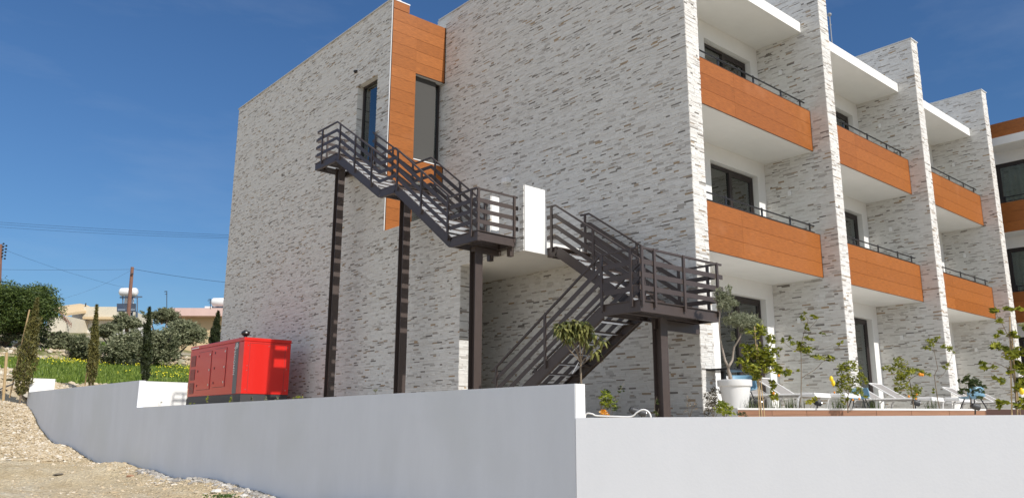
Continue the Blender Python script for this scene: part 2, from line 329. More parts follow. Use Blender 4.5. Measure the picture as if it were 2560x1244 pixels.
def ground_mat():
    m = bpy.data.materials.new('ground_dirt_and_grass'); m.use_nodes = True; t = m.node_tree; n = t.nodes; b = n['Principled BSDF']; k = t.links.new
    b.inputs['Roughness'].default_value = 0.95; b.inputs['Specular IOR Level'].default_value = 0.1
    g = n.new('ShaderNodeNewGeometry'); sp = n.new('ShaderNodeSeparateXYZ'); k(g.outputs['Position'], sp.inputs[0])
    def noise(s, d=6, r=0.6, st=None):
        z = n.new('ShaderNodeTexNoise'); z.inputs['Scale'].default_value = s; z.inputs['Detail'].default_value = d; z.inputs['Roughness'].default_value = r
        if st:
            mp = n.new('ShaderNodeMapping'); mp.inputs['Scale'].default_value = st; k(g.outputs['Position'], mp.inputs[0]); k(mp.outputs[0], z.inputs['Vector'])
        else: k(g.outputs['Position'], z.inputs['Vector'])
        return z.outputs[0]
    def ramp(x, es):
        r = n.new('ShaderNodeValToRGB')
        while len(r.color_ramp.elements) < len(es): r.color_ramp.elements.new(.5)
        for e, (p, c) in zip(r.color_ramp.elements, es): e.position = p; e.color = (*c, 1)
        k(x, r.inputs[0]); return r.outputs[0]
    def mix(f, a, c, bt='MIX'):
        q = n.new('ShaderNodeMixRGB'); q.blend_type = bt
        if isinstance(f, float): q.inputs[0].default_value = f
        else: k(f, q.inputs[0])
        k(a, q.inputs[1]); k(c, q.inputs[2]); return q.outputs[0]
    dirt = ramp(noise(0.8), [(0.3, (0.54, 0.44, 0.28)), (0.5, (0.64, 0.54, 0.37)), (0.7, (0.69, 0.62, 0.48))])
    peb = n.new('ShaderNodeTexVoronoi'); peb.inputs['Scale'].default_value = 14; k(g.outputs['Position'], peb.inputs['Vector'])
    pebc = ramp(peb.outputs['Color'], [(0.0, (0.72, 0.66, 0.58)), (0.45, (0.95, 0.92, 0.88)), (1.0, (1.25, 1.22, 1.15))])
    dirt = mix(0.75, dirt, pebc, 'MULTIPLY')
    track = ramp(noise(1.0, 4, 0.5, (1.5, 0.16, 1)), [(0.4, (0.0, 0, 0)), (0.62, (1, 1, 1))])
    tan = n.new('ShaderNodeRGB'); tan.outputs[0].default_value = (0.52, 0.40, 0.24, 1)
    fac = n.new('ShaderNodeMath'); fac.operation = 'MULTIPLY'; fac.inputs[1].default_value = 0.5; k(track, fac.inputs[0])
    dirt = mix(fac.outputs[0], dirt, tan.outputs[0])
    grass = ramp(noise(1.6, 5), [(0.35, (0.08, 0.12, 0.03)), (0.5, (0.14, 0.20, 0.04)), (0.60, (0.22, 0.25, 0.08)), (0.70, (0.36, 0.31, 0.19))])
    scr = ramp(noise(0.45, 6), [(0.35, (0.16, 0.17, 0.06)), (0.5, (0.36, 0.31, 0.20)), (0.62, (0.50, 0.45, 0.36))])
    # masks along the hill (y) with ragged edges
    nn = noise(0.35, 5); ad = n.new('ShaderNodeMath'); ad.operation = 'MULTIPLY_ADD'; ad.inputs[1].default_value = 6.0; k(nn, ad.inputs[0]); k(sp.outputs['Y'], ad.inputs[2])
    def step(lo, hi):
        q = n.new('ShaderNodeMapRange'); q.inputs[1].default_value = lo; q.inputs[2].default_value = hi; k(ad.outputs[0], q.inputs[0]); return q.outputs[0]
    c = mix(step(46.5, 48.0), dirt, grass); c = mix(step(62.5, 64.0), c, scr)
    # left of the field it is bare, stony bank
    mx_ = n.new('ShaderNodeMapRange'); mx_.inputs[1].default_value = -1.5; mx_.inputs[2].default_value = -4.0; k(sp.outputs['X'], mx_.inputs[0])
    bare = ramp(noise(0.7, 6), [(0.35, (0.34, 0.28, 0.19)), (0.55, (0.52, 0.46, 0.37)), (0.7, (0.60, 0.55, 0.47))])
    yy = n.new('ShaderNodeMapRange'); yy.inputs[1].default_value = 44; yy.inputs[2].default_value = 46; k(sp.outputs['Y'], yy.inputs[0])
    mu = n.new('ShaderNodeMath'); mu.operation = 'MULTIPLY'; k(mx_.outputs[0], mu.inputs[0]); k(yy.outputs[0], mu.inputs[1])
    c = mix(mu.outputs[0], c, bare)
    k(c, b.inputs['Base Color'])
    bp = n.new('ShaderNodeBump'); bp.inputs['Strength'].default_value = 1.0; bp.inputs['Distance'].default_value = 0.06
    hh = n.new('ShaderNodeMath'); hh.operation = 'ADD'; k(noise(6, 8, 0.75), hh.inputs[0]); k(peb.outputs['Distance'], hh.inputs[1]); k(hh.outputs[0], bp.inputs['Height']); k(bp.outputs[0], b.inputs['Normal'])
    return m
g = mesh_obj('ground', V, F, np.full(len(F), .5), ground_mat(), smooth=True); kind(g, 'structure')
SVX = V
def gz(x, y):
    """ground level outside the boundary wall"""
    z = float(gz_road(y)) + float(wob(x, y)) * min(1, max(.3, 1 - abs(x + 4.3) / 60))
    if -2 < y < 30: z += 0.10 * math.exp(-((x + 4.6) / 0.5) ** 2)
    if y > 20: z += min(30, max(0, -(x + 9))) * 0.02
    return z

def rocks(name, pts, sizes, m, label, cat):
    base = MB().ball((0, 0, 0), 1, 6, 4); bv = np.array(base.v); bf = np.array([f if len(f) == 4 else f for f in base.f])
    n = len(pts); k = len(bv); V = np.empty((n, k, 3))
    for i, (p, s) in enumerate(zip(pts, sizes)):
        sc3 = s * nrg.uniform([.7, .7, .3], [1.4, 1.4, .8]); jit = 1 + nrg.uniform(-.35, .35, (k, 1)); t = nrg.uniform(0, 6.28); c, q = math.cos(t), math.sin(t)
        w = bv * jit * sc3; V[i] = np.stack([w[:, 0] * c - w[:, 1] * q, w[:, 0] * q + w[:, 1] * c, w[:, 2]], -1) + p
    F = (np.arange(n)[:, None, None] * k + bf[None]).reshape(-1, 4); r = np.repeat(nrg.random(n), len(bf))
    o = mesh_obj(name, V.reshape(-1, 3), F, r, m); return kind(o, 'stuff', label, cat)
P, S = [], []
for _ in range(3000):                      # rubble along the foot of the wall
    y = nrg.uniform(0, 36); x = -4.34 - abs(nrg.normal(0, 0.55)) - 0.03
    P.append((x, y, gz(x, y) + 0.0)); S.append(nrg.uniform(.010, .038) * (1 + (nrg.random() < .08) * 1.5))
for _ in range(9000):                      # loose stones over the dirt
    y = nrg.uniform(2, 40); x = -4.5 - nrg.uniform(0, 7.5)
    if math.sin(x * 1.7 + y * .6) + math.sin(y * 1.1 - x) < nrg.uniform(-1.2, 1.0): continue
    P.append((x, y, gz(x, y))); S.append(nrg.uniform(.008, .03) * (1 + (nrg.random() < .04) * 2))
for _ in range(3600):                      # pale heap where the wall climbs
    y = nrg.uniform(24, 37); x = -4.4 - abs(nrg.normal(0, 1.1))
    P.append((x, y, gz(x, y) + .02)); S.append(nrg.uniform(.02, .075))
rocks('gravel', P, S, ROCK, 'pale rubble and loose stones strewn over the dirt beside the boundary wall', 'gravel')
P, S = [], []
for _ in range(2600):                      # grey concrete crumbs at the wall foot
    y = nrg.uniform(-1, 17); x = -4.33 - abs(nrg.normal(0, 0.22)); P.append((x, y, gz(x, y) + .01)); S.append(nrg.uniform(.012, .05) * (1 + (nrg.random() < .05) * 1.0))
rocks('rubble', P, S, mat('concrete_crumbs', None, .9, rnd=[(0, (.24, .22, .20)), (.6, (.40, .37, .33)), (1, (.56, .53, .49))], var=.15, vscale=14, bump=.5), 'grey concrete crumbs lying along the very foot of the grey wall', 'rubble')
P, S = [], []
for _ in range(3800):                      # stony banks on the hill
    w = nrg.random()
    if w < .35: y = nrg.uniform(59.5, 62); x = nrg.uniform(-8, 30)
    elif w < .6: y = nrg.uniform(40.5, 43.5); x = nrg.uniform(-5, 12)
    else: y = nrg.uniform(40, 72); x = nrg.uniform(-12, -2.5)
    P.append((x, y, gz_road(y) + .05)); S.append(nrg.uniform(.06, .26))
rocks('field_stones', P, S, ROCK, 'broken pale stones of the low banks round the grassy field', 'field stones')

# grass: blades as one thing nobody could count
def blades(name, n, rx, ry, h, m, label, cat, zf=gz_road, wd=0.03, keep=None, tip=None):
    x = nrg.uniform(*rx, n); y = nrg.uniform(*ry, n)
    if keep is not None: q = keep(x, y); x, y = x[q], y[q]; n = len(x)
    z = zf(y) if zf is gz_road else zf(x, y); hh = nrg.uniform(h * .4, h, n); a = nrg.uniform(0, 6.28, n); lx = nrg.normal(0, .3, n) * hh; ly = nrg.normal(0, .3, n) * hh
    w = wd * nrg.uniform(.6, 1.4, n); dx, dy = np.cos(a) * w, np.sin(a) * w
    V = np.stack([np.stack([x - dx, y - dy, z - .03], -1), np.stack([x + dx, y + dy, z - .03], -1), np.stack([x + lx + dx * .2, y + ly + dy * .2, z + hh], -1), np.stack([x + lx - dx * .2, y + ly - dy * .2, z + hh * .97], -1)], 1)
    F = np.arange(n * 4).reshape(n, 4)
    return kind(mesh_obj(name, V.reshape(-1, 3), F, nrg.random(n), m), 'stuff', label, cat)
nzf = lambda x, y: (np.sin(x * .7 + 1) * np.sin(y * .55) + np.sin(x * 1.9 - y * 1.3) * .5)
blades('grass', 52000, (-3.4, 24), (43.5, 60.2), 0.34, LF_GRS, 'bright green grass on the terraced field beyond the wall', 'grass', wd=.045, keep=lambda x, y: nzf(x, y) + nrg.normal(0, .25, len(x)) > -.55)
blades('grass', 9000, (-14, 8), (61, 76), 0.35, LF_GRS, 'patchy green grass below the big dark tree', 'grass', wd=.06, keep=lambda x, y: nzf(x, y) > .1)
def flower_pts():
    V = []; F = []; 
    for k in range(1500):
        c = [(10.5, 56), (4, 59.2), (13, 51), (2, 57.5), (15, 55), (8, 49), (16, 48), (6, 59)][nrg.integers(8)]; x, y = nrg.normal(c[0], 2.0), nrg.normal(c[1], 1.3)
        if not (43.5 < y < 60.2): continue
        z = gz_road(y) + nrg.uniform(.2, .42); s = nrg.uniform(.03, .055); b = len(V); a = nrg.uniform(0, 3)
        V += [(x - s * math.cos(a), y - s * math.sin(a), z), (x, y, z + s * .8), (x + s * math.cos(a), y + s * math.sin(a), z), (x, y - s * .6, z - s * .7)]; F.append((b, b + 1, b + 2, b + 3))
    return np.array(V), F
V, F = flower_pts(); kind(mesh_obj('wildflowers', V, F, np.full(len(F), .5), FL_YEL), 'stuff', 'yellow wildflowers scattered in the green field', 'wildflowers')

# ------------------------------------------------------------------ main building
BAY, FT, YP, YB, YC = 5.7144, 0.4239, 0.4452, 1.8253, 0.5128
ZB2, ZT2, ZC, ZCT, ZF = 2.918, 3.985, 9.37, 9.647, 10.94
DX, YW, YFAR, ZR, YE, YPR, ZP, ZS = -1.795, 8.265, 18.74, 10.82, 2.879, 5.0, 4.284, 2.896
G0 = -0.5
bld = thing('apartment_building', 'three-storey building clad in whitish split stone with orange timber balconies', 'building', (0, 0, G0))
# solid cores (rendered white under the stone)
core = MB()
core.box(0.04, FT - .04, 0.04, YB, G0, ZF - .05)
for i in (1, 2, 3): core.box(i * BAY + .04, i * BAY + FT - .04, .04, 6.0, G0, ZF - .05)
core.box(0.04, 0.30, YB, 8.9, G0, ZF - .05)                                  # side wall of the front volume
# back walls of the bays with openings
OX0, OX1 = 3.30, 5.36
for i in range(3):
    x0, x1 = i * BAY + FT - .04, (i + 1) * BAY + .04
    for zf, hd in ((-0.26, 2.52), (3.2, 5.72), (6.4, 8.92)):
        top = {-.26: ZB2 + .002, 3.2: ZB2 + 3.202, 6.4: ZC + .002}[zf]
        bot = zf - .02 if zf > 0 else G0
        core.box(x0, i * BAY + OX0, YB, YB + .25, bot, top); core.box(i * BAY + OX1, x1, YB, YB + .25, bot, top); core.box(i * BAY + OX0, i * BAY + OX1, YB, YB + .25, hd, top)
        core.box(i * BAY + OX0, i * BAY + OX1, YB, YB + .25, bot, zf)
core.build('wall', WHITE, bld)
slab = MB()
for i in range(3):                       # balcony slabs and top canopies
    x0, x1 = i * BAY + FT - .03, (i + 1) * BAY + .03
    for z in (ZB2, ZB2 + 3.2): slab.box(x0, x1, YP + .032, YB + .1, z, z + .28)
    slab.box(x0, x1, YP + .032, YP + .16, ZB2 + .28, ZT2 - .03); slab.box(x0, x1, YP + .032, YP + .16, ZB2 + 3.48, ZT2 + 3.17)
    slab.box(x0, x1, YC, YB + .1, ZC, ZCT)
slab.build('balcony_slab', WHITE, bld)
roof = MB(); roof.box(.3, 17.2, YB + .1, 18.5, ZC + .02, ZCT - .01); roof.box(DX + .05, .3, YW + .1, 18.6, ZC + .02, ZCT - .01); roof.build('roof', WHITE, bld)
# stone faces
sp = []
sp.append(stones((0, 0, 0), (0, 1, 0), (-1, 0, 0), 0, YW + .4, G0, ZF, seed=1))                       # the tall side wall
sp.append(stones((0, 0, 0), (1, 0, 0), (0, -1, 0), 0, FT, G0, ZF, seed=2))
stone_obj('side_wall_cladding', sp, bld)
for i in (1, 2, 3):
    q = [stones((i * BAY, 0, 0), (1, 0, 0), (0, -1, 0), 0, FT, G0, ZF, seed=20 + i), stones((i * BAY, 0, 0), (0, 1, 0), (-1, 0, 0), 0, YB, G0, ZC + .3, seed=30 + i),
         stones((i * BAY, 0, 0), (0, 1, 0), (-1, 0, 0), 0, 6.0, ZC + .3, ZF, seed=33 + i), stones((i * BAY + FT, 0, 0), (0, 1, 0), (1, 0, 0), 0, YB, G0, ZF, seed=40 + i)]
    stone_obj('fin_wall', q, bld)
for q in [(-.03, FT + .03, -.03, 8.6, ZF)] + [(i * BAY - .03, i * BAY + FT + .03, -.03, 6.0, ZF) for i in (1, 2, 3)] + [(DX - .04, DX + .25, YW - .03, YFAR + .03, ZR)]:
    MB().box(*q, q[4] + .035).build('coping', COPE, bld)
# rear volume and the ground-floor volume
core2 = MB()
core2.box(DX + .04, DX + .36, YW + .02, 8.9, G0, ZR - .02); core2.box(DX + .04, DX + .36, 9.97, YFAR - .03, G0, ZR - .02); core2.box(DX + .04, DX + .36, 8.9, 9.97, 8.84, ZR - .02); core2.box(DX + .04, DX + .36, 8.9, 9.97, G0, 6.35)
core2.box(DX + .36, 17.0, YFAR - .4, YFAR - .03, G0, ZR - .02)
core2.box(DX + .04, DX + .40, YPR + .03, YW + .02, G0, ZS)                       # lower wall
core2.box(DX + .04, DX + .22, 3.97, YW + .02, ZS + .006, ZP - .02); core2.box(DX + .04, DX + .22, 2.90, 3.02, ZS + .006, ZP - .02)
core2.build('wall', WHITE, bld)
ter = MB(); ter.box(DX + .03, 0.02, YE, 8.5, ZS, 3.17)                            # roof terrace over the passage
ter.box(DX + .22, -1.205, YE, YE + .14, 3.17, ZP); ter.box(DX + .01, DX + .22, YE - .004, YE + .018, ZS + .002, ZP)
ter.box(DX + .025, DX + .235, 3.962, 3.985, 3.17, ZP); ter.box(DX + .02, DX + .23, 3.0, 3.97, 3.168, 3.2)
ter.build('terrace_parapet', WHITE, bld)
q = [stones((DX, 0, 0), (0, 1, 0), (-1, 0, 0), YPR, YFAR, G0, ZS, seed=5),
     stones((DX, 0, 0), (0, 1, 0), (-1, 0, 0), YE + .02, YW, ZS, ZP, holes=[(3.02, 3.97, 3.2, 9)], seed=6),
     stones((DX, 0, 0), (0, 1, 0), (-1, 0, 0), YW, YFAR, ZS, ZR, holes=[(8.9, 9.97, 6.35, 8.84)], seed=7),
     stones((0, YPR, 0), (1, 0, 0), (0, -1, 0), DX, DX + .40, G0, ZS, seed=8),
     stones((DX, 9.97, 0), (1, 0, 0), (0, -1, 0), 0, .22, 6.35, 8.84, seed=9)]
stone_obj('rear_wall_cladding', q, bld)
MB().box(DX + .01, DX + .23, 8.9, 9.97, 8.838, 8.85).build('window_lintel', WHITE, bld)
# orange timber box round the stair window
wc = planks(1, YW, DX + .012, -1.0, ZP - .02, ZS + 7.66, .03, 19)
wc.box(DX + .012, -1.27, YW - .03, YW, 10.57, 10.80, .4)
n = 5; hs = (10.556 - 8.866) / n
for i in range(n): wc.box(-1.0, -.035, YW - .03, YW, 8.866 + i * hs + .004, 8.866 + (i + 1) * hs - .004, rng.random())
for i in range(2): wc.box(-1.0, -.035, YW - .03, YW, 5.79 + i * .3 + .004, 5.79 + (i + 1) * .3 - .004, rng.random())
wc.build('timber_cladding', WOOD, bld)
m = MB(); m.box(DX + .015, -.04, YW, YW + .04, ZP, 8.86) if False else None
m.box(DX + .02, -1.0, YW + .002, YW + .35, ZP - .1, 10.55); m.box(-1.0, -.02, YW + .002, YW + .35, 8.875, 10.55); m.box(-1.0, -.02, YW + .002, YW + .35, 5.8, 6.37); m.box(-1.0, -.02, YW + .002, YW + .35, 3.15, 3.6)
m.build('wall', WHITE, bld)
MB().box(-.035, -.012, YW - .035, YW + .02, 8.86, 10.56).box(-.035, -.012, YW - .035, YW + .02, 5.79, 6.38).box(-1.006, -.012, YW - .036, YW + .001, 8.856, 8.866).box(DX - .012, DX + .012, YW - .034, YW + .01, ZP, 10.8).build('corner_trim', WOODD, bld)
MB().box(DX - .028, DX - .012, YW - .03, YW + .0, ZP, 10.8).box(-1.0, -.02, YW - .045, YW + .33, 6.385, 6.41).box(DX - .02, -1.26, YW - .04, YW + .1, 10.80, 10.83).build('white_trim', WPLAST, bld)

def window(parent, name, x0, x1, y, z0, z1, mull=True, ax=1, fw=.07, curtain=False, room=2.6, sgn=1):
    """window in the plane y (ax=1) or x (ax=0); frame, pane, curtain, room behind in direction sgn"""
    def bx(m, a, b, c, d, e, f):
        return m.box(a, b, c, d, e, f) if ax == 1 else m.box(c, d, a, b, e, f)
    def yy(a, b): return (y + a, y + b) if sgn > 0 else (y - b, y - a)
    f = MB()
    bx(f, x0, x0 + fw, *yy(0, .08), z0, z1); bx(f, x1 - fw, x1, *yy(0, .08), z0, z1); bx(f, x0 + fw, x1 - fw, *yy(0, .08), z1 - fw, z1); bx(f, x0 + fw, x1 - fw, *yy(0, .08), z0, z0 + fw)
    if mull: xm = (x0 + x1) / 2; bx(f, xm - fw * .8, xm + fw * .8, *yy(-.01, .07), z0 + fw, z1 - fw); bx(f, xm + fw * .8, x1 - fw, *yy(.01, .06), z1 - fw * 2, z1 - fw); bx(f, x1 - fw * 1.8, x1 - fw, *yy(.01, .06), z0 + fw, z1 - 2 * fw)
    fo = f.build('window_frame', FRAME, parent)
    p = MB(); bx(p, x0 + fw, x1 - fw, *yy(.035, .045), z0 + fw, z1 - fw); p.build('pane', GLASS, fo)
    if curtain:
        c = MB(); n = 46; w = (x1 - x0) * .45; b = 0
        for i in range(n + 1):
            u = x1 - .06 - w * i / n; o = y + sgn * (.22 + .035 * math.sin(i * 1.25) + .015 * math.sin(i * .5)); 
            for z in (z0 + .02, z1 - .1): c.v.append((u, o, z) if ax == 1 else (o, u, z))
        for i in range(n): c.face((2 * i, 2 * i + 2, 2 * i + 3, 2 * i + 1))
        c.build('curtain', CURT, fo)
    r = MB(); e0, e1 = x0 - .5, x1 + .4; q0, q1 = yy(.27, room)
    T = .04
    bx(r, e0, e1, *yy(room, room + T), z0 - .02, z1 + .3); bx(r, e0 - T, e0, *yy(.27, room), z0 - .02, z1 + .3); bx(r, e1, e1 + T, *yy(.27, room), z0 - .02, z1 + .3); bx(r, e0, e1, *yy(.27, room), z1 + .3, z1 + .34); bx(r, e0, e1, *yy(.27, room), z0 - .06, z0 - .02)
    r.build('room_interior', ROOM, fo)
    return fo
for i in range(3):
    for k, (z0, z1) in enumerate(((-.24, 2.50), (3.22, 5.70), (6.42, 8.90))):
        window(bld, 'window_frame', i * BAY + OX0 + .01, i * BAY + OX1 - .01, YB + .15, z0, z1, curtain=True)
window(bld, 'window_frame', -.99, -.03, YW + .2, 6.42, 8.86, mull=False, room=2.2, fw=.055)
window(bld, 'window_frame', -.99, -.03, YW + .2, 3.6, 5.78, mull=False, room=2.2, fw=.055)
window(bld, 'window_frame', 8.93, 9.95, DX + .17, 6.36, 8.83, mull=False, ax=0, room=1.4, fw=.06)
def aty(px, py, y):
    r = FW + RT * (px - 1280) / FPX - UP * (py - 622) / FPX; return CAM + r * (y - CAM[1]) / r[1]
q0, q1 = aty(1058, 321, YW + .34), aty(1072, 371, YW + .34); MB().box(q0[0], q1[0], YW + .33, YW + .36, q1[2], q0[2]).build('notice_panel', WPLAST, bld)
# balconies: timber panel + black rail
for i in range(3):
    for k in (0, 1):
        z0, z1 = ZB2 + 3.2 * k, ZT2 + 3.2 * k; x0, x1 = i * BAY + FT + .012, (i + 1) * BAY - .02
        m = planks(1, YP + .03, x0, x1, z0 + .005, z1 - .005, .03, 3, splits=((x0 + 1.9),) )
        p = m.build('balcony_panel', WOOD, bld)
        MB().box(x0, x1, YP + .032, YP + .036, z0 + .01, z1 - .01).box(x1, x1 + .012, YP - .004, YP + .03, z0, z1).box(x0, x1, YP - .002, YP + .03, z1 - .004, z1 + .006).box(x0, x1, YP - .001, YP + .007, z0 - .004, z0 + .005).build('edge_trim', WOODD, p)
        h = MB(); yr = YP + .06
        h.tube([(x0 - .01, yr, z1 + .20), (x1 - .14, yr, z1 + .20)], .019, 8); h.tube([(x0 - .01, yr, z1 + .045), (x1 - .14, yr, z1 + .045)], .014, 8)
        for u in (.10, 1.45, 2.85, 4.05, 4.95):
            if u < x1 - x0: h.box(x0 + u - .03, x0 + u + .03, yr + .012, yr + .03, z1 - .02, z1 + .25)
        h.build('handrail', BLACK, p)
# little fittings on the stone
for i in (1, 2, 3):
    for z in (8.47, 5.18, 1.95):
        MB().box(i * BAY - .045, i * BAY - .01, 1.12, 1.20, z - .06, z + .07).build('switch_box', WPLAST, bld, bevel=.004)
MB().box(-.17, -.01, 5.36, 5.54, 5.27, 5.38).build('wall_light', WPLAST, bld, bevel=.006)
m = MB().box(DX - .05, DX, 10.03, 10.08, 9.30, 9.34); m.ball((DX - .07, 10.05, 9.285), .05, 10, 6); m.build('security_camera', BLACK, bld)
a = at(2080, 110, 24); ant = MB().tube([(a[0], a[1], ZCT - .02), (a[0], a[1], 11.62)], .018, 8); ant.ball((a[0], a[1], 11.68), .07, 10, 6, sq=(1, 1, .8)); ant.tube([(a[0] - .05, a[1], 11.35), (a[0] + .05, a[1], 11.35)], .02, 6)
tag(ant.build('antenna', mat('grey_pole', (.25, .26, .28), .5)), 'thin grey pole with a round head on the roof above the second bay', 'antenna')

# ------------------------------------------------------------------ far wing of the complex
wg = thing('apartment_wing', 'far wing with reddish timber balconies and big windows at the right edge', 'building', (18.7, -4, G0))
XW = 18.73; y0, y1 = -7.0, 0.28
m = MB(); m.box(XW + 1.0, XW + 1.3, y0, .62 - .0, G0, -.2); m.box(XW + 1.0, 24, .66, 1.4, G0, 10.2); m.box(XW + 1.0, XW + 1.3, y0, .66, 8.92, 10.2)
m.box(XW + 1.0, XW + 1.3, y0, .66, 2.52, 3.2); m.box(XW + 1.0, XW + 1.3, y0, .66, 5.72, 6.4); m.box(XW + 1.3, 24, y0, 1.4, 9.4, 9.6)
m.box(XW + 1.0, XW + 1.3, y0, -2.6, G0, 10.2); m.build('wall', WHITE, wg)
m = MB()
for z in (ZB2, ZB2 + 3.2): m.box(XW + .035, XW + 1.05, y0, .6, z, z + .28); m.box(XW + .035, XW + .15, y0, .6, z + .28, z + 1.03)
m.box(XW, XW + 1.05, y0, .6, 9.33, 9.62); m.build('balcony_slab', WHITE, wg)
for z0, z1, n in ((ZB2, ZT2, 3), (ZB2 + 3.2, ZT2 + 3.2, 3), (9.66, 10.25, 2)):
    p = planks(0, XW + .03 + (.3 if z0 > 9 else 0), y0, .6, z0, z1, .03, n, splits=(-4, -1.6)).build('balcony_panel', WOOD, wg)
    if z0 < 9:
        h = MB(); xr = XW + .06
        h.tube([(xr, y0, z1 + .2), (xr, .6, z1 + .2)], .019, 8); h.tube([(xr, y0, z1 + .045), (xr, .6, z1 + .045)], .014, 8)
        for u in (-5.5, -4, -2.5, -1, .2): h.box(xr + .012, xr + .03, u - .03, u + .03, z1 - .02, z1 + .25)
        h.build('handrail', BLACK, p)
for z0, z1 in ((-.2, 2.52), (3.22, 5.72), (6.42, 8.92)): window(wg, 'window_frame', -2.58, .64, XW + 1.05, z0, z1, ax=0, curtain=True, room=2.5)

# ------------------------------------------------------------------ steel stairs
def off(poly, h): return [(y, z + h) for (y, z) in poly]
def trim_poly(poly, ya, yb):
    """piece of a (y,z) polyline between y=ya (high) and y=yb (low)"""
    P = sorted(poly); ys = [p[0] for p in P]; zs = [p[1] for p in P]
    lo, hi = min(ya, yb), max(ya, yb)
    return [(lo, float(np.interp(lo, ys, zs)))] + [p for p in P if lo < p[0] < hi] + [(hi, float(np.interp(hi, ys, zs)))]
def rails(parent, x, poly, ya, yb, posts, base=-.10, ext=.0):
    """one railing in the plane x: square handrail, three flat bars, flat posts"""
    P = trim_poly(poly, ya, yb); b = MB(); 
    for h in (.20, .42, .64):
        for (p, q) in zip(P[:-1], P[1:]): b.bar((x, p[0], p[1] + h), (x, q[0], q[1] + h), .012, .084)
    b.build('rail_bar', STEEL, parent)
    t = MB()
    for (p, q) in zip(P[:-1], P[1:]): t.bar((x, p[0], p[1] + .87), (x, q[0], q[1] + .87), .038, .034)
    t.build('handrail', STEEL, parent)
    ys = [p[0] for p in P]; zs = [p[1] for p in P]
    for y in posts:
        z = float(np.interp(y, ys, zs)); MB().box(x - .025, x + .007, y - .026, y + .026, z + base, z + .87).build('rail_post', STEEL, parent)
def rails_x(parent, y, z, x0, x1, posts, base=-.10):
    b = MB()
    for h in (.20, .42, .64): b.bar((x0, y, z + h), (x1, y, z + h), .012, .084)
    b.build('rail_bar', STEEL, parent); MB().bar((x0 + .03, y, z + .87), (x1 - .03, y, z + .87), .038, .034).build('handrail', STEEL, parent)
    for x in posts: MB().box(x - .026, x + .026, y - .03, y + .007, z + base, z + .89).build('rail_post', STEEL, parent)
def stringer(x, poly, h=.20, w=.008, side=1, drop=None):
    """C-channel: web at x and flanges turned to +x*side"""
    m = MB()
    for (p, q) in zip(poly[:-1], poly[1:]):
        a0, a1 = np.array([x, p[0], p[1]]), np.array([x, q[0], q[1]])
        for (dz, ww, hh, dx) in ((-h / 2, w, h, 0), (-.006, .075, .012, side * .03), (-h + .006, .075, .012, side * .03)):
            o = np.array([dx, 0, dz]); m.bar(a0 + o, a1 + o, ww, hh)
    return m
def treads(x0, x1, ya, za, yb, zb, n):
    """n treads between (ya,za) and (yb,zb), open risers"""
    ms = []
    for i in range(1, n + 1):
        t = i / (n + 1); y = ya + (yb - ya) * t; z = za + (zb - za) * t
        ms.append((MB().box(x0, x1, y - .13, y + .13, z - .045, z - .035), MB().box(x0, x1, y - .136, y - .13, z - .06, z - .03).box(x0, x1, y + .13, y + .136, z - .052, z - .03)))
    return ms
def hpost(parent, x, y, z0, z1, s=.095):
    m = MB(); m.box(x - s, x + s, y - s, y - s + .012, z0, z1); m.box(x - s, x + s, y + s - .012, y + s, z0, z1); m.box(x - .005, x + .005, y - s + .012, y + s - .012, z0, z1)
    m.box(x - s - .04, x + s + .04, y - s - .04, y + s + .04, z0, z0 + .02)
    return m.build('support_post', STEEL, parent)
def platform(parent, x0, x1, y0, y1, z, h=.18):
    m = MB(); t = .012
    for (a, b, c, d) in ((x0, x1, y0, y0 + .008), (x0, x1, y1 - .008, y1), (x0, x0 + .008, y0 + .008, y1 - .008), (x1 - .008, x1, y0 + .008, y1 - .008)): m.box(a, b, c, d, z - h, z - t)
    for (a, b, c, d) in ((x0 - .02, x1 + .02, y0 - .03, y0 + .05), (x0 - .02, x1 + .02, y1 - .05, y1 + .02), (x0 - .02, x0 + .06, y0 + .05, y1 - .05), (x1 - .06, x1 + .02, y0 + .05, y1 - .05)):
        m.box(a, b, c, d, z - t, z); m.box(max(a, x0), min(b, x1), max(c, y0), min(d, y1), z - h - .01, z - h)
    ym = (y0 + y1) / 2; m.box(x0 + .01, x1 - .01, ym - .03, ym + .03, z - h, z - h + .012); m.box(x0 + .01, x1 - .01, ym - .004, ym + .004, z - h + .012, z - .03)
    m.build('landing_frame', STEEL, parent)
    MB().box(x0 + .01, x1 - .01, y0 + .01, y1 - .01, z - .028, z - .014).build('landing_plate', ZINC if h < .5 else STEEL, parent)

S1 = [(10.24, 6.36), (9.06, 6.34), (6.84, 4.86), (6.17, 4.84), (4.00, 3.19), (3.11, 3.19)]
st1 = thing('steel_staircase', 'upper brown steel stair on tall posts against the stone wall', 'staircase', (-2.35, 6.5, G0), 'brown steel fire stairs')
XO, XI = -2.83, -1.86
for x, sd_ in ((XO, 1), (XI, -1)): stringer(x, S1, side=sd_).build('stringer', STEEL, st1)
for (a, b, n) in ((1, 2, 8), (3, 4, 9)):
    for (t, e) in treads(XO + .02, XI - .02, S1[a][0], S1[a][1], S1[b][0], S1[b][1], n): o = t.build('tread', ZINC, st1); e.build('tread_edge', STEEL, o)
platform(st1, XO, XI, 9.06, 10.24, 6.35); platform(st1, XO, XI, 3.11, 4.05, 3.195); platform(st1, XO + .01, XI - .01, 6.17, 6.80, 4.84, .15)
rails(st1, XO - .02, S1, 10.15, 3.10, (9.85, 8.88, 8.06, 7.22, 6.06, 5.07, 4.07, 3.28))
rails(st1, XI + .02, S1, 8.95, 4.05, (8.80, 7.9, 6.95, 6.0, 5.0, 4.1))
rails_x(st1, 3.13, 3.19, XO - .03, -1.74, (XO + .02, -1.86)); rails_x(st1, 10.2, 6.35, XO - .03, -1.85, (XO + .3, -2.0))
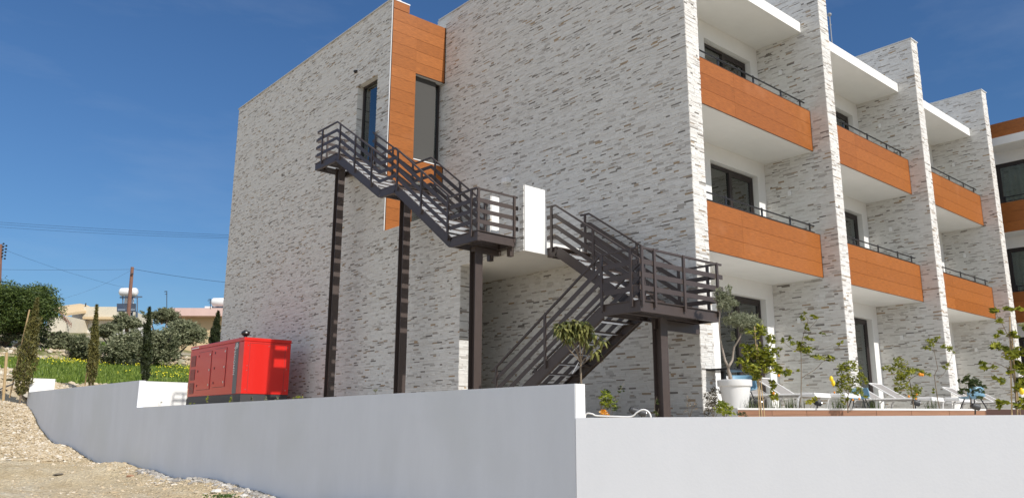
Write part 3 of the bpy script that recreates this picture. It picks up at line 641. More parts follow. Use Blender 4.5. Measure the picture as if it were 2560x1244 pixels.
hpost(st1, -2.4, 9.62, G0, 6.17); hpost(st1, -2.4, 6.38, G0, 4.68); hpost(st1, -2.4, 3.68, G0, 3.0)
MB().box(-2.5, -1.8, 3.6, 3.72, 2.9, 3.0).box(-1.9, -1.8, 3.2, 3.3, 2.82, 3.0).box(-1.9, -1.8, 3.85, 3.95, 2.82, 3.0).build('wall_bracket', STEEL, st1)

st2 = thing('steel_staircase', 'lower brown steel stair turning back on itself, from terrace to ground', 'staircase', (-1.2, 0, G0), 'brown steel fire stairs')
U = [(2.87, 3.04), (2.60, 3.03), (.25, 1.45), (-.50, 1.45)]
Lw = [(-.50, 1.45), (.33, 1.44), (3.30, -.45)]
UO, UI, LO, LI = -1.15, -.14, -2.30, -1.30
stringer(UO, U[:3], side=1).build('stringer', STEEL, st2); stringer(UI, U[:3], side=-1).build('stringer', STEEL, st2)
stringer(LO, Lw[1:], side=1, h=.21).build('stringer', STEEL, st2); stringer(LI, Lw[1:], side=-1, h=.21).build('stringer', STEEL, st2)
for (t, e) in treads(UO + .02, UI - .02, 2.6, 3.03, .25, 1.45, 8): o = t.build('tread', ZINC, st2); e.build('tread_edge', STEEL, o)
for (t, e) in treads(LO + .02, LI - .02, .33, 1.44, 3.30, -.45, 10): o = t.build('tread', ZINC, st2); e.build('tread_edge', STEEL, o)
platform(st2, LO, -.12, -.52, .33, 1.455)
rails(st2, UO - .02, U, 2.86, .22, (2.72, 1.55, .42)); rails(st2, UI - .02, U, 2.86, -.5, (2.72, 1.3, .3, -.35))
rails(st2, LO - .02, Lw, -.50, 3.2, (-.36, .30, 1.72, 3.1)); rails(st2, LI + .02, Lw, .10, 3.2, (.22, 1.72, 3.1))
rails_x(st2, -.54, 1.455, LO - .03, .02, (LO + .03, -1.95, -1.15, -.16))
MB().box(UO - .02, UI + .02, 2.6, 2.88, 3.01, 3.03).box(UO, UI, 2.84, 2.86, 2.84, 3.01).build('landing_frame', STEEL, st2)
hpost(st2, -1.22, -.04, G0, 1.28)
MB().box(-1.3, 0.0, .0, .06, 1.1, 1.27).build('wall_bracket', STEEL, st2)

# ------------------------------------------------------------------ boundary walls
XG = -4.32
bw = MB()
bw.prism([(-.98, -2.6), (-.98, .014), (18.75, -.062), (18.75, .80), (36.08, .885), (36.08, -1.0), (29, -2.3)], XG, XG + .2, axis=0)
o = bw.build('boundary_wall', WALLP, None); tag(o, 'long pale grey rendered retaining wall running from the corner past the red generator', 'wall')
MB().box(XG + .008, XG + .192, -.992, -.981, -2.6, .012).build('end_face', WHITE, o)
m = MB().box(XG + .2, -2.72, 18.9, 19.1, -.4, .79).build('return_wall', WHITE, None); tag(m, 'white cross wall behind the generator joining the grey retaining wall', 'wall')
m = MB().box(XG, -3.25, 36.085, 36.29, -.8, 1.56).build('low_wall', WHITE, None); tag(m, 'short bright white wall block at the far end of the grey wall', 'wall')
d60 = (math.cos(R_(63)), -math.sin(R_(63))); c0 = (XG, -.98 - .012); c1 = (XG + 8 * d60[0], -.98 + 8 * d60[1]); nn_ = (.2 * d60[1] * -1, .2 * d60[0])
fwm = MB(); fwm.prism([c0, c1, (c1[0] + nn_[0], c1[1] + nn_[1]), (c0[0] + nn_[0], c0[1] + nn_[1])], -2.8, -.445, axis=2)
o = fwm.build('front_wall', mat('front_wall_paint', (0.70, 0.71, 0.735), 0.75, var=0.03, vscale=1.0, stretch=(1.1, .4, 1), bump=0.06, bscale=30, spec=0.3), None)
# level line rises very slightly towards its far end
for v in o.data.vertices:
    if v.co.z > -1: v.co.z = -.449 + .0062 * (Vector((v.co.x, v.co.y)) - Vector(c0)).length
tag(o, 'low white rendered wall in front of the deck at the bottom right', 'wall')
# ------------------------------------------------------------------ made ground inside the walls
pg = MB()
PL = [(XG + .15, -.9), (XG + .25 + 7 * d60[0], -.9 + 7 * d60[1]), (30, -7.0), (30, 0), (-1.5, 0), (-1.5, 18.9), (XG + .15, 18.9)]
pg.prism(PL, -1.0, -.50, axis=2)
kind(pg.build('garden_soil', SOIL), 'structure')
def inside_ground():
    xs = np.concatenate([np.array([XG + .15]), np.arange(-4.0, 32, .6)]); ys = np.arange(19.1, 43, .6)
    X, Y = np.meshgrid(xs, ys); Z = np.interp(Y, [19, 34, 37.5, 43], [.25, .55, .72, 1.45]) + wob(X, Y) * .5
    ny, nx = X.shape; i = np.arange(ny - 1)[:, None] * nx + np.arange(nx - 1)[None]
    return np.stack([X, Y, Z], -1).reshape(-1, 3), np.stack([i, i + 1, i + nx + 1, i + nx], -1).reshape(-1, 4)
V, F = inside_ground()
kind(mesh_obj('yard_ground', V, F, np.full(len(F), .5), DIRT, smooth=True), 'structure')
# ------------------------------------------------------------------ deck
ZD = -.268
A = at(1843, 1020, 13)[:2]; B = at(2463, 1021, 13)[:2]; Rr = np.array([.754, -.656]); Rr = Rr / np.linalg.norm(Rr); Cc = B + Rr * 6
dk = MB(); dk.prism([tuple(A), tuple(Cc), (30, Cc[1]), (30, 2.2), (.02, 2.2), (.02, -.05)], G0 - .2, ZD - .004, axis=2)
deck = kind(dk.build('deck', mat('deck_tile', (0.60, 0.56, 0.50), .6, var=.08)), 'structure')
Nd = np.array([-Rr[1] * -1, Rr[0] * -1]); Nd = np.array([-.656, -.754]); Nd /= np.linalg.norm(Nd)
def strip(m, p, q, z0, z1, o0, o1, r=.5):
    a, b, c, d = p + Nd * o0, q + Nd * o0, q + Nd * o1, p + Nd * o1
    m.prism([tuple(a), tuple(d), tuple(c), tuple(b)], z0, z1, axis=2, r=r)
fa = thing('deck_fascia', 'timber-look tiled edge of the deck with a thin white nosing', 'deck edge', (*A, G0))
m = MB(); tot = np.linalg.norm(B - A); u = 0; row = 0
for (z0, z1) in ((-.55, -.39), (-.386, -.30)):
    u = 0
    while u < tot:
        w = min(rng.uniform(.55, .62), tot - u); strip(m, A + Rr * (u + .003), A + Rr * (u + w - .003), z0, z1, .002, .015, rng.random()); u += w
m.build('tile', TILE, fa)
m = MB(); strip(m, B, Cc, -.55, -.275, .002, .014); m.build('shaded_tile', SHADETILE, fa)
m = MB(); strip(m, A - Rr * .01, B, -.297, ZD, -.02, .022); strip(m, B, Cc, -.272, -.268, -.02, .016) if False else None; m.build('nosing', WPLAST, fa)
pl = MB(); pl.prism([tuple(A), (.0, -.05), (-.02, -.09), tuple(A + Nd * .03)], -.6, ZD, axis=2); tag(pl.build('deck_side_wall', WHITE), 'low white upstand closing the left end of the deck beside the first pier', 'wall')

# ------------------------------------------------------------------ red generator
def text_mesh(name, txt, size, m, parent, origin, ux, uy, thick=.004):
    cu = bpy.data.curves.new('lettering', 'FONT'); cu.body = txt; cu.size = size; cu.extrude = thick / 2; cu.space_character = 1.12
    ob = bpy.data.objects.new('lettering', cu); col.objects.link(ob)
    me = bpy.data.meshes.new_from_object(ob.evaluated_get(bpy.context.evaluated_depsgraph_get())); bpy.data.objects.remove(ob); bpy.data.curves.remove(cu)
    ux, uy = Vector(ux), Vector(uy); n = ux.cross(uy)
    M = Matrix(((ux[0], uy[0], n[0], origin[0]), (ux[1], uy[1], n[1], origin[1]), (ux[2], uy[2], n[2], origin[2]), (0, 0, 0, 1)))
    me.transform(M); me.name = name; me.materials.clear(); me.materials.append(m)
    o = bpy.data.objects.new(name, me); col.objects.link(o)
    if parent is not None: o.parent = parent; o.matrix_parent_inverse = Matrix.Translation(-Vector(LOC.get(parent.name, (0, 0, 0))))
    return o
GX0, GX1, GY0, GY1, GZ0, GZ1 = -3.80, -2.45, 11.79, 15.78, .217, 1.70
gen = thing('generator', 'red enclosed diesel generator standing between the grey wall and the building', 'generator', (-3.1, 13.8, -.5))
body = MB().box(GX0 + .01, GX1 - .01, GY0 + .01, GY1 - .01, GZ0, GZ1 - .10).build('body', RED, gen, bevel=.012)
MB().box(GX0, GX1, GY0, GY1, GZ1 - .095, GZ1).build('roof_cap', RED, gen, bevel=.014)
MB().box(GX0 + .015, GX1 - .015, GY0 + .03, GY1 - .03, -.46, GZ0 - .003).build('base_skirt', DGREY, gen)
for (a, b, c, d) in ((12.95, 13.78, .44, 1.50), (14.05, 15.05, .40, 1.48)):
    dr = MB().box(GX0 - .004, GX0 + .012, a, b, c, d).build('door', RED, gen, bevel=.004)
    g_ = MB(); w = .008
    for q in ((a - w, a, c - w, d + w), (b, b + w, c - w, d + w), (a, b, c - w, c), (a, b, d, d + w)): g_.box(GX0 + .002, GX0 + .0095, *q)
    g_.build('door_gap', DGREY, dr)
    for z in (c + .12, (c + d) / 2, d - .10):
        k = MB(); k.tube([(GX0 - .02, a + .06, z), (GX0 + .0, a + .06, z)], .03, 12); k.build('latch', CHROME, dr)
        MB().box(GX0 - .016, GX0, b - .05, b - .02, z - .03, z + .03).build('hinge', DGREY, dr)
for i in range(3):
    z = .30 + i * .40; v = MB().box(GX0 + .004, GX0 + .0085, 15.28, 15.66, z, z + .31).build('vent', DGREY, gen)
    s_ = MB()
    for k in range(9): s_.box(GX0 - .003, GX0 + .008, 15.29, 15.65, z + .015 + k * .033, z + .028 + k * .033)
    s_.build('louvre', RED, v)
band = MB().box(GX0 + .006, GX0 + .0085, 12.13, 12.40, GZ0 + .01, GZ1 - .10).build('grey_band', GREYB, gen)
text_mesh('lettering', 'HIMOINSA', .155, WPLAST, band, (GX0 + .004, 12.205, .55), (0, 0, 1), (0, 1, 0)) if False else text_mesh('lettering', 'HIMOINSA', .165, WPLAST, band, (GX0 + .004, 12.205, 1.30), (0, 0, -1), (0, -1, 0)) if False else None
lt = text_mesh('lettering', 'HIMOINSA', .150, WPLAST, band, (GX0 + .004, 12.32, .72), (0, 0, 1), (0, 1, 0))
em = MB()
for k in range(24):
    t0, t1 = 2 * math.pi * k / 24, 2 * math.pi * (k + 1) / 24; cy, cz = 12.265, 1.50
    P4 = [(cy + r * math.cos(t), cz + r * math.sin(t)) for (r, t) in ((.075, t0), (.075, t1), (.055, t1), (.055, t0))]
    em.prism(P4, GX0 + .001, GX0 + .007, axis=0)
em.prism([(12.265, 1.545), (12.235, 1.50), (12.24, 1.47), (12.29, 1.47), (12.295, 1.50)], GX0 + .001, GX0 + .007, axis=0)
em.build('emblem', WPLAST, band)
MB().box(GX0 - .003, GX0 + .001, 15.1, 15.7, GZ1 - .075, GZ1 - .045).build('name_strip', WPLAST, gen)
rv = MB()
for (x, z) in ((-3.68, 1.49), (-2.56, 1.49), (-3.68, .95), (-3.68, .83), (-2.56, .90), (-2.56, .33), (-3.68, .33), (-3.1, 1.49)): rv.tube([(x, GY0 + .002, z), (x, GY0 + .012, z)], .012, 8)
rv.build('rivet', CHROME, gen)
fr = MB()
for q in ((GX0 + .17, GX0 + .176, GZ0 + .05, 1.56), (GX1 - .176, GX1 - .17, GZ0 + .05, 1.56), (GX0 + .17, GX1 - .17, 1.555, 1.561)): fr.box(q[0], q[1], GY0 + .007, GY0 + .0105, q[2], q[3])
fr.build('panel_seam', DGREY, gen)
ex = MB(); ex.tube([(-3.55, 12.35, GZ1), (-3.55, 12.35, GZ1 + .12)], .05, 12); ex.lathe((-3.55, 12.35, GZ1), [(0.0, .0), (.17, .0), (.17, .03), (.05, .035)], 20); ex.ball((-3.55, 12.35, GZ1 + .16), .115, 16, 8, sq=(1, 1, .72)); ex.build('exhaust_cap', BLACK, gen)

# ------------------------------------------------------------------ plants
def leaf_mesh(C, size, asp=.35, droop=0.0, flat=.5):
    """C: (n,3) leaf centres -> rhombic leaves with a fold"""
    n = len(C); d = nrg.normal(0, 1, (n, 3)); d[:, 2] = d[:, 2] * flat - droop; d /= np.linalg.norm(d, axis=1)[:, None]
    a = np.cross(d, nrg.normal(0, 1, (n, 3))); a /= np.linalg.norm(a, axis=1)[:, None]
    L_ = size * nrg.uniform(.6, 1.3, n)[:, None]; w = L_ * asp
    nn = np.cross(d, a)
    V = np.stack([C - d * L_ / 2, C + a * w / 2 - nn * w * .15, C + d * L_ / 2, C - a * w / 2 - nn * w * .15], 1)
    return V.reshape(-1, 3), np.arange(4 * n).reshape(n, 4)
def crown_pts(blobs, depth, fz=1.0, twig=0.6):
    """blobs (px, py, rx px, ry px, n) at a distance; clustered points inside"""
    out = []
    for (px, py, rx, ry, n) in blobs:
        c = at(px, py, depth); mx_, mz = rx * depth / FPX, ry * depth / FPX; m = max(2, n // 9)
        k = nrg.normal(0, 1, (m, 3)); k /= np.linalg.norm(k, axis=1)[:, None]; k *= nrg.uniform(.15, 1, (m, 1)) ** .5
        k = k * np.array([1, 1, 1]); q = k[nrg.integers(0, m, n)] + nrg.normal(0, .16, (n, 3))
        out.append(c + (RT * q[:, :1]) * mx_ + (FW * q[:, 1:2]) * mx_ * fz + np.array([0, 0, 1.0]) * q[:, 2:3] * mz)
    return np.concatenate(out)
def plant(name, label, cat, depth, stems, blobs, lm, lsize, asp=.4, droop=0.0, group=None, fruits=(), stakes=(), bark=None, base=None, r0=.012, flat=.5, fz=1.0, extra=None):
    """stems: list of px polylines with a base radius (m)"""
    b0 = at(stems[0][0][0][0], stems[0][0][0][1], depth) if base is None else base
    t = thing(name, label, cat, b0, group)
    tr = MB()
    for pts, r in stems:
        P3 = [at(px, py, depth) + FW * rng.uniform(-.04, .04) for (px, py) in pts]; Q = [P3[0]]
        for a, b in zip(P3[:-1], P3[1:]):
            for j in (1, 2): f = j / 2; Q.append(a + (b - a) * f + nrg.normal(0, .02, 3) * np.linalg.norm(b - a) * (f < 1))
        n = len(Q); tr.tube(Q, [r * (1 - .75 * i / n) for i in range(n)], 7)
    tr.build('trunk', bark or BARK, t, smooth=True)
    C = crown_pts([(a_, b_, c_, d_, int(n_ * (1.5 if lm in (LF_CIT, LF_OLV) else 1))) for (a_, b_, c_, d_, n_) in blobs], depth, fz)
    V, F = leaf_mesh(C, lsize, asp, droop, flat); ro = nrg.beta(1.3, 1.8, len(F)); mesh_obj('crown', V, F, ro, lm, t)
    for (px, py, r, m, sh) in fruits: MB().ball(at(px, py, depth - .1), r, 12, 8, sq=(.85, .85, sh)).build('fruit', m, t, smooth=True)
    for (p, q, r) in stakes: MB().tube([at(*p, depth - .03), at(*q, depth + .02)], r, 7).build('cane', BAMB, t)
    if extra: extra(t)
    return t
# drooping-leaf young tree behind the corner of the grey wall
def tag_strip(t):
    a = at(1446, 905, 11.5); m = MB(); m.bar(a, a - UP * .16 - RT * .09, .004, .045, up=tuple(FW)); m.build('paper_tag', WPLAST, t)
def whorls(cs, depth, n, ln, r):
    V = []; F = []; R2 = []
    for (px, py) in cs:
        c = at(px, py, depth) + nrg.normal(0, .03, 3)
        for i in range(n):
            a = nrg.uniform(0, 6.28); el_ = nrg.uniform(-.9, .5); d = np.array([math.cos(a) * math.cos(el_), math.sin(a) * math.cos(el_), math.sin(el_)]); s = np.cross(d, [0, 0, 1]); s /= np.linalg.norm(s); L2 = ln * nrg.uniform(.7, 1.2); w = L2 * .16
            b = len(V); mid = c + d * L2 * .5; tip = c + d * L2 * .85 - np.array([0, 0, L2 * .42])
            V += [c, mid + s * w, mid - s * w, tip]; F.append((b, b + 1, b + 3, b + 2)); R2.append(nrg.random())
    return np.array(V), np.array(F), np.array(R2)
t = thing('young_tree', 'young tree with drooping long leaves and a white tag behind the wall corner', 'tree', at(1452, 960, 11.6))
tr = MB(); D_ = 11.6
for pts, r in (([(1453, 1000), (1453, 958), (1452, 905)], .020), ([(1452, 905), (1430, 850), (1415, 835)], .009), ([(1452, 905), (1440, 860), (1432, 828)], .009), ([(1452, 905), (1448, 850), (1446, 825)], .009), ([(1452, 905), (1460, 860), (1466, 828)], .009), ([(1452, 905), (1475, 880), (1490, 862)], .008), ([(1475, 880), (1498, 850), (1502, 838)], .007), ([(1452, 905), (1422, 872), (1408, 845)], .008), ([(1455, 910), (1476, 892), (1482, 884)], .006)):
    P3 = [at(*p, D_) + FW * rng.uniform(-.05, .05) for p in pts]; tr.tube(P3, [r * (1 - .5 * i / len(P3)) for i in range(len(P3))], 7)
tr.build('trunk', BARK, t, smooth=True)
V, F, r_ = whorls([(1395 + i * 10.5 + rng.uniform(-4, 4), 826 + rng.uniform(-10, 12)) for i in range(8)] * 3 + [(1412, 815), (1428, 808), (1446, 806), (1462, 812), (1440, 812), (1420, 838), (1455, 838)] * 2 + [(1500, 845)] * 2 + [(1484, 878), (1478, 868)], D_, 16, .15, 0)
mesh_obj('crown', V, F, r_, LF_LOQ, t); tag_strip(t)
# shrubs between the front wall and the building
plant('shrub', 'small bush with bright yellow-green leaf tips just right of the wall corner', 'shrub', 12.2, [([(1502, 1045), (1505, 1010), (1515, 985)], .008), ([(1504, 1045), (1500, 1005)], .006), ([(1508, 1045), (1524, 1000)], .006)],
      [(1512, 985, 16, 12, 55), (1500, 1003, 14, 10, 45), (1526, 998, 16, 12, 60), (1518, 1008, 18, 12, 60)], LF_YEL, .085, .3)
plant('shrub', 'dark small-leaved twiggy bush behind the yellow-green bush', 'shrub', 12.9, [([(1520, 1045), (1530, 1010), (1545, 985), (1560, 955)], .006), ([(1515, 1045), (1512, 985)], .005), ([(1530, 1040), (1540, 1005)], .005)],
      [(1528, 1012, 20, 14, 150), (1515, 985, 14, 12, 70), (1556, 968, 6, 12, 16), (1548, 978, 8, 6, 14)], LF_DRK, .05, .45)
plant('flower_bed', 'clump of orange and white flowers at the foot of the bush', 'flowers', 12.0, [([(1505, 1046), (1503, 1030)], .004)], [(1507, 1030, 17, 5, 90)], mat('orange_petal', None, .6, rnd=[(0, (.75, .28, .02)), (.8, (.8, .4, .03)), (1, (.8, .78, .7))]), .04, .8)
plant('weed', 'thin weed with sparse leaves beside the steel post', 'plant', 13.0, [([(1638, 1045), (1636, 1015), (1642, 990)], .004), ([(1640, 1045), (1646, 1018)], .003)], [(1640, 1008, 5, 18, 16), (1642, 1030, 9, 9, 40)], LF_DRK, .055, .4)
plant('weed', 'dry thin twiggy weed near the building corner', 'plant', 13.2, [([(1722, 1045), (1718, 1010), (1714, 985)], .004), ([(1724, 1045), (1732, 1010), (1728, 990)], .003), ([(1724, 1045), (1740, 1020)], .003), ([(1722, 1045), (1735, 1005), (1745, 1000)], .003)], [(1720, 1015, 14, 20, 60), (1738, 1012, 10, 12, 40)], mat('dry_leaf', None, .8, rnd=[(0, (.16, .11, .07)), (1, (.33, .26, .16))]), .035, .3)
plant('shrub', 'grey-brown twiggy shrub left of the white pot', 'shrub', 12.4, [([(1785, 1046), (1778, 1010), (1770, 985)], .006), ([(1786, 1046), (1792, 1000)], .005), ([(1784, 1046), (1766, 1000)], .005), ([(1788, 1046), (1800, 1015)], .004)],
      [(1778, 1000, 20, 20, 420), (1785, 978, 16, 10, 150), (1765, 985, 8, 12, 60), (1772, 1025, 14, 12, 120)], mat('greyish_leaf', None, .7, rnd=[(0, (.10, .08, .06)), (1, (.27, .24, .16))], trans=.2), .04, .4)
plant('shrub', 'low bright yellow-green shrub in front of the white pot', 'shrub', 11.6, [([(1812, 1046), (1812, 1020)], .006), ([(1814, 1046), (1825, 1015)], .005), ([(1810, 1046), (1798, 1015)], .005)],
      [(1810, 1022, 22, 14, 260), (1806, 1006, 12, 8, 70), (1826, 1028, 12, 10, 90)], LF_YEL, .055, .42)
plant('weed', 'low green weed at the foot of the deck edge', 'plant', 12.3, [([(1852, 1046), (1855, 1034)], .003)], [(1852, 1035, 18, 4, 90)], LF_DRK, .05, .25)
# white pot and olive tree
pc = at(1840, 1018, 13.55); pc[2] = ZD
def onz(px, depth, z=ZD):
    p = at(px, 1040, depth); p[2] = z; return p
pot = thing('plant_pot', 'large white round pot holding the olive tree on the deck', 'plant pot', pc)
MB().lathe(pc, [(0, .0), (.195, .0), (.20, .01), (.262, .37), (.285, .375), (.29, .385), (.295, .475), (.285, .482), (.27, .475), (.262, .44), (.0, .43)], 48).build('pot', WPLAST, pot, smooth=True)
MB().lathe(pc, [(0.0, .445), (.262, .44)], 24).build('soil', SOIL, pot)
pot.children[0].modifiers.new('edge', 'EDGE_SPLIT').split_angle = R_(30)
DP = 13.6
plant('olive_tree', 'olive tree with a forked grey trunk growing in the white pot', 'tree', DP, [([(1829, 955), (1822, 925), (1820, 915)], .038), ([(1820, 916), (1810, 885), (1802, 850), (1797, 800), (1800, 770)], .022), ([(1820, 916), (1832, 900), (1836, 868), (1850, 840), (1857, 825)], .024), ([(1857, 828), (1850, 800)], .010), ([(1857, 828), (1880, 800)], .010), ([(1800, 775), (1812, 745)], .008), ([(1798, 780), (1790, 750)], .007)],
      [(1810, 752, 22, 26, 560), (1835, 758, 14, 8, 110), (1822, 722, 8, 12, 60), (1795, 735, 10, 16, 90), (1850, 800, 36, 18, 1100), (1880, 805, 24, 20, 620), (1820, 800, 14, 12, 140), (1832, 838, 6, 12, 60), (1872, 828, 20, 8, 160), (1836, 785, 10, 8, 80)], LF_OLV, .072, .20, bark=mat('grey_bark', (.33, .28, .23), .9, var=.2, vscale=20, bump=.5), flat=.9)
# citrus trees
LG = 'young citrus trees planted along the deck edge'
plant('citrus_tree', 'leafy lemon tree tied to bamboo canes right of the white pot', 'tree', 12.1, [([(1904, 1046), (1900, 960), (1893, 900), (1888, 830)], .012), ([(1898, 930), (1875, 890), (1860, 868)], .007), ([(1898, 930), (1925, 885), (1940, 875)], .007), ([(1900, 940), (1930, 925), (1955, 925)], .006)],
      [(1862, 868, 16, 10, 60), (1870, 905, 26, 12, 120), (1890, 885, 26, 22, 200), (1915, 880, 24, 24, 220), (1885, 920, 22, 18, 160), (1925, 845, 14, 12, 50), (1900, 830, 26, 14, 100), (1943, 875, 12, 8, 36), (1925, 915, 24, 18, 170), (1955, 928, 20, 10, 90), (1890, 945, 14, 10, 50), (1935, 985, 10, 22, 50), (1930, 960, 8, 14, 30)],
      LF_CIT, .078, .46, group=LG, stakes=[((1905, 1046), (1886, 815), .008), ((1899, 1046), (1890, 870), .007), ((1912, 1046), (1893, 860), .007)], fruits=[(1947, 938, .022, ORANGE, 1), (1934, 982, .02, ORANGE, 1)])
plant('citrus_tree', 'slim sparse citrus tree with upright bare stem before the first bay', 'tree', 13.15, [([(2000, 1030), (2002, 990), (2003, 930), (2002, 870), (2012, 830), (2020, 800), (2012, 785)], .009), ([(2003, 945), (2035, 925), (2055, 905), (2075, 893)], .006), ([(2003, 880), (1975, 868), (1955, 850)], .005), ([(2014, 830), (2040, 800), (2043, 785)], .004), ([(2003, 880), (2040, 892), (2080, 890)], .005), ([(2040, 875), (2090, 860), (2105, 845)], .003)],
      [(2010, 870, 22, 10, 110), (1990, 858, 22, 8, 55), (2008, 788, 8, 10, 20), (2035, 790, 10, 8, 32), (2022, 845, 12, 6, 26), (2050, 892, 30, 5, 60), (2078, 896, 10, 9, 26), (1955, 848, 6, 12, 16), (2018, 818, 6, 14, 20), (2052, 835, 6, 5, 10), (1998, 925, 3, 6, 5), (1978, 845, 7, 5, 12), (2098, 855, 10, 7, 10)], LF_CIT, .075, .45, group=LG)
plant('citrus_tree', 'bushy lemon tree with two big yellow lemons hanging at its left', 'tree', 12.9, [([(2118, 1030), (2120, 990), (2124, 955)], .010), ([(2120, 985), (2100, 950)], .006), ([(2122, 975), (2145, 940)], .006), ([(2110, 930), (2090, 920), (2078, 935)], .003)],
      [(2105, 925, 18, 16, 130), (2130, 915, 22, 14, 150), (2120, 955, 26, 20, 230), (2098, 968, 14, 16, 90), (2150, 945, 16, 18, 120), (2140, 975, 20, 12, 110), (2110, 1000, 12, 10, 50), (2160, 985, 12, 8, 30)], LF_CIT, .055, .38, group=LG, fruits=[(2078, 946, .036, LEMON, 1.3), (2083, 957, .036, LEMON, 1.35), (2086, 980, .018, ORANGE, 1), (2132, 998, .02, ORANGE, 1), (2148, 996, .02, ORANGE, 1)])
plant('citrus_tree', 'spreading mandarin tree with small orange fruit before the second bay', 'tree', 13.2, [([(2287, 1030), (2282, 990), (2275, 955), (2265, 925)], .010), ([(2275, 950), (2240, 920), (2225, 915)], .006), ([(2275, 950), (2300, 935), (2320, 930)], .006), ([(2262, 925), (2250, 895)], .005)],
      [(2250, 905, 16, 14, 100), (2225, 922, 18, 9, 80), (2262, 930, 26, 14, 200), (2292, 930, 22, 10, 110), (2252, 955, 18, 18, 140), (2285, 975, 18, 16, 130), (2315, 935, 10, 6, 24), (2245, 975, 10, 8, 40)], LF_CIT, .056, .40, group=LG, fruits=[(2300, 935, .030, ORANGE, 1), (2306, 936, .028, ORANGE, 1), (2272, 990, .022, ORANGE, 1), (2292, 985, .02, ORANGE, 1), (2290, 996, .018, ORANGE, 1)])
plant('citrus_tree', 'very thin leggy citrus tree with few leaves before the second fin', 'tree', 13.4, [([(2352, 1030), (2345, 985), (2338, 940), (2342, 920), (2334, 880), (2330, 850)], .009), ([(2342, 945), (2360, 930), (2372, 905)], .005), ([(2340, 925), (2318, 918), (2305, 925)], .003), ([(2333, 875), (2312, 860)], .003), ([(2333, 878), (2365, 875), (2378, 860)], .003), ([(2366, 920), (2378, 890), (2384, 865)], .003)],
      [(2328, 852, 16, 12, 60), (2318, 868, 12, 8, 30), (2362, 868, 16, 8, 45), (2345, 845, 10, 6, 20), (2367, 915, 10, 10, 40), (2336, 978, 6, 7, 14), (2378, 875, 8, 8, 20)], LF_CIT, .06, .42, group=LG)
plant('citrus_tree', 'small dark round-crowned citrus tree beside the blue chair', 'tree', 13.4, [([(2426, 1030), (2426, 1000), (2424, 965)], .009), ([(2425, 985), (2410, 955)], .005), ([(2425, 985), (2440, 955)], .005)],
      [(2420, 955, 18, 14, 170), (2440, 958, 14, 12, 110), (2410, 978, 14, 10, 90), (2445, 975, 16, 8, 60), (2462, 962, 8, 6, 16), (2402, 950, 6, 10, 20), (2440, 990, 12, 6, 40)], LF_DRK, .075, .36, group=LG)
plant('citrus_tree', 'tall large-leaved lemon tree on canes at the right edge', 'tree', 10.6, [([(2542, 1046), (2535, 960), (2528, 870), (2525, 800)], .013), ([(2532, 930), (2500, 910), (2455, 908)], .006), ([(2528, 860), (2500, 800), (2490, 780)], .005), ([(2535, 950), (2575, 920)], .006), ([(2536, 980), (2500, 985)], .004)],
      [(2492, 778, 14, 8, 16), (2515, 775, 14, 8, 14), (2500, 800, 12, 7, 12), (2540, 770, 14, 10, 16), (2500, 835, 14, 8, 14), (2535, 835, 14, 14, 22), (2500, 868, 20, 10, 26), (2530, 885, 26, 16, 60), (2470, 912, 26, 8, 24), (2455, 908, 12, 6, 8), (2545, 920, 26, 18, 70), (2500, 950, 18, 10, 24), (2555, 870, 22, 16, 36), (2550, 960, 22, 20, 56), (2510, 1000, 14, 10, 14), (2505, 1015, 8, 12, 10), (2555, 1005, 20, 20, 60), (2575, 830, 20, 30, 30), (2580, 930, 20, 40, 70)],
      LF_CIT, .10, .48, group=LG, stakes=[((2530, 1046), (2524, 790), .009), ((2545, 1046), (2530, 840), .009), ((2553, 1046), (2540, 960), .007)], fruits=[(2554, 977, .036, LEMON, 1.3)])
plant('flower_bed', 'low yellow flowering clump in front of the loungers', 'flowers', 13.1, [([(2025, 1030), (2027, 1010)], .004)], [(2025, 1002, 12, 8, 130), (2035, 998, 7, 7, 60)], mat('yellow_flower', None, .6, rnd=[(0, (.3, .32, .05)), (1, (.72, .62, .05))], trans=.2), .045, .5)
# tufts of spiky grass along the deck edge and sprigs along the grey wall
TG = 'spiky tufts along the deck edge'
for k, px in enumerate((1880, 1935, 1975, 1992, 2095, 2105, 2185, 2330)):
    c = onz(px, 13.25); V = []; F = []
    for j in range(26):
        a = nrg.uniform(0, 6.28); h = nrg.uniform(.08, .2); q = c + np.array([nrg.normal(0, .06), nrg.normal(0, .06), 0]); l = np.array([math.cos(a) * .05, math.sin(a) * .05, h]); b = len(V); w = np.array([math.sin(a), -math.cos(a), 0]) * .006
        V += [q - w, q + w, q + l + w * .2, q + l - w * .2]; F.append((b, b + 1, b + 2, b + 3))
    o = mesh_obj('grass_tuft', np.array(V), F, nrg.random(len(F)), LF_DRK); tag(o, ['spiky tuft close to the right side of the white pot', 'spiky tuft under the caned lemon tree', 'spiky tuft left of the slim citrus stem', 'spiky tuft at the foot of the slim citrus stem', 'spiky tuft left of the bushy lemon tree with the hanging lemons',
        'spiky tuft next to the foot of the bushy lemon tree', 'spiky tuft between the bushy lemon and the mandarin tree', 'spiky tuft between the mandarin tree and the leggy thin citrus'][k], 'grass tuft', TG)
def sprig(px, py, y, hpx, lm, n, label, ls=.05, w=6):
    """small planted sprig in the strip behind the grey wall"""
    d = CAM - 0; ray = FW + RT * (px - 1280) / FPX - UP * (py - 622) / FPX; tt = (XG + .38 - CAM[0]) / ray[0]; dep = tt
    plant('young_plant', label, 'plant', dep, [([(px, py + 22), (px + 1, py + 6), (px + rng.uniform(-2, 2), py - hpx)], .005)], [(px, py - hpx * .4, w, hpx * .7, n)], lm, ls, .42, group='young plants behind the grey wall')
sprig(519, 1004, 0, 14, LF_YEL, 36, 'green sprig in front of the left end of the red generator')
sprig(580, 1003, 0, 16, LF_YEL, 40, 'bright yellow-green sprig before the corner of the generator')
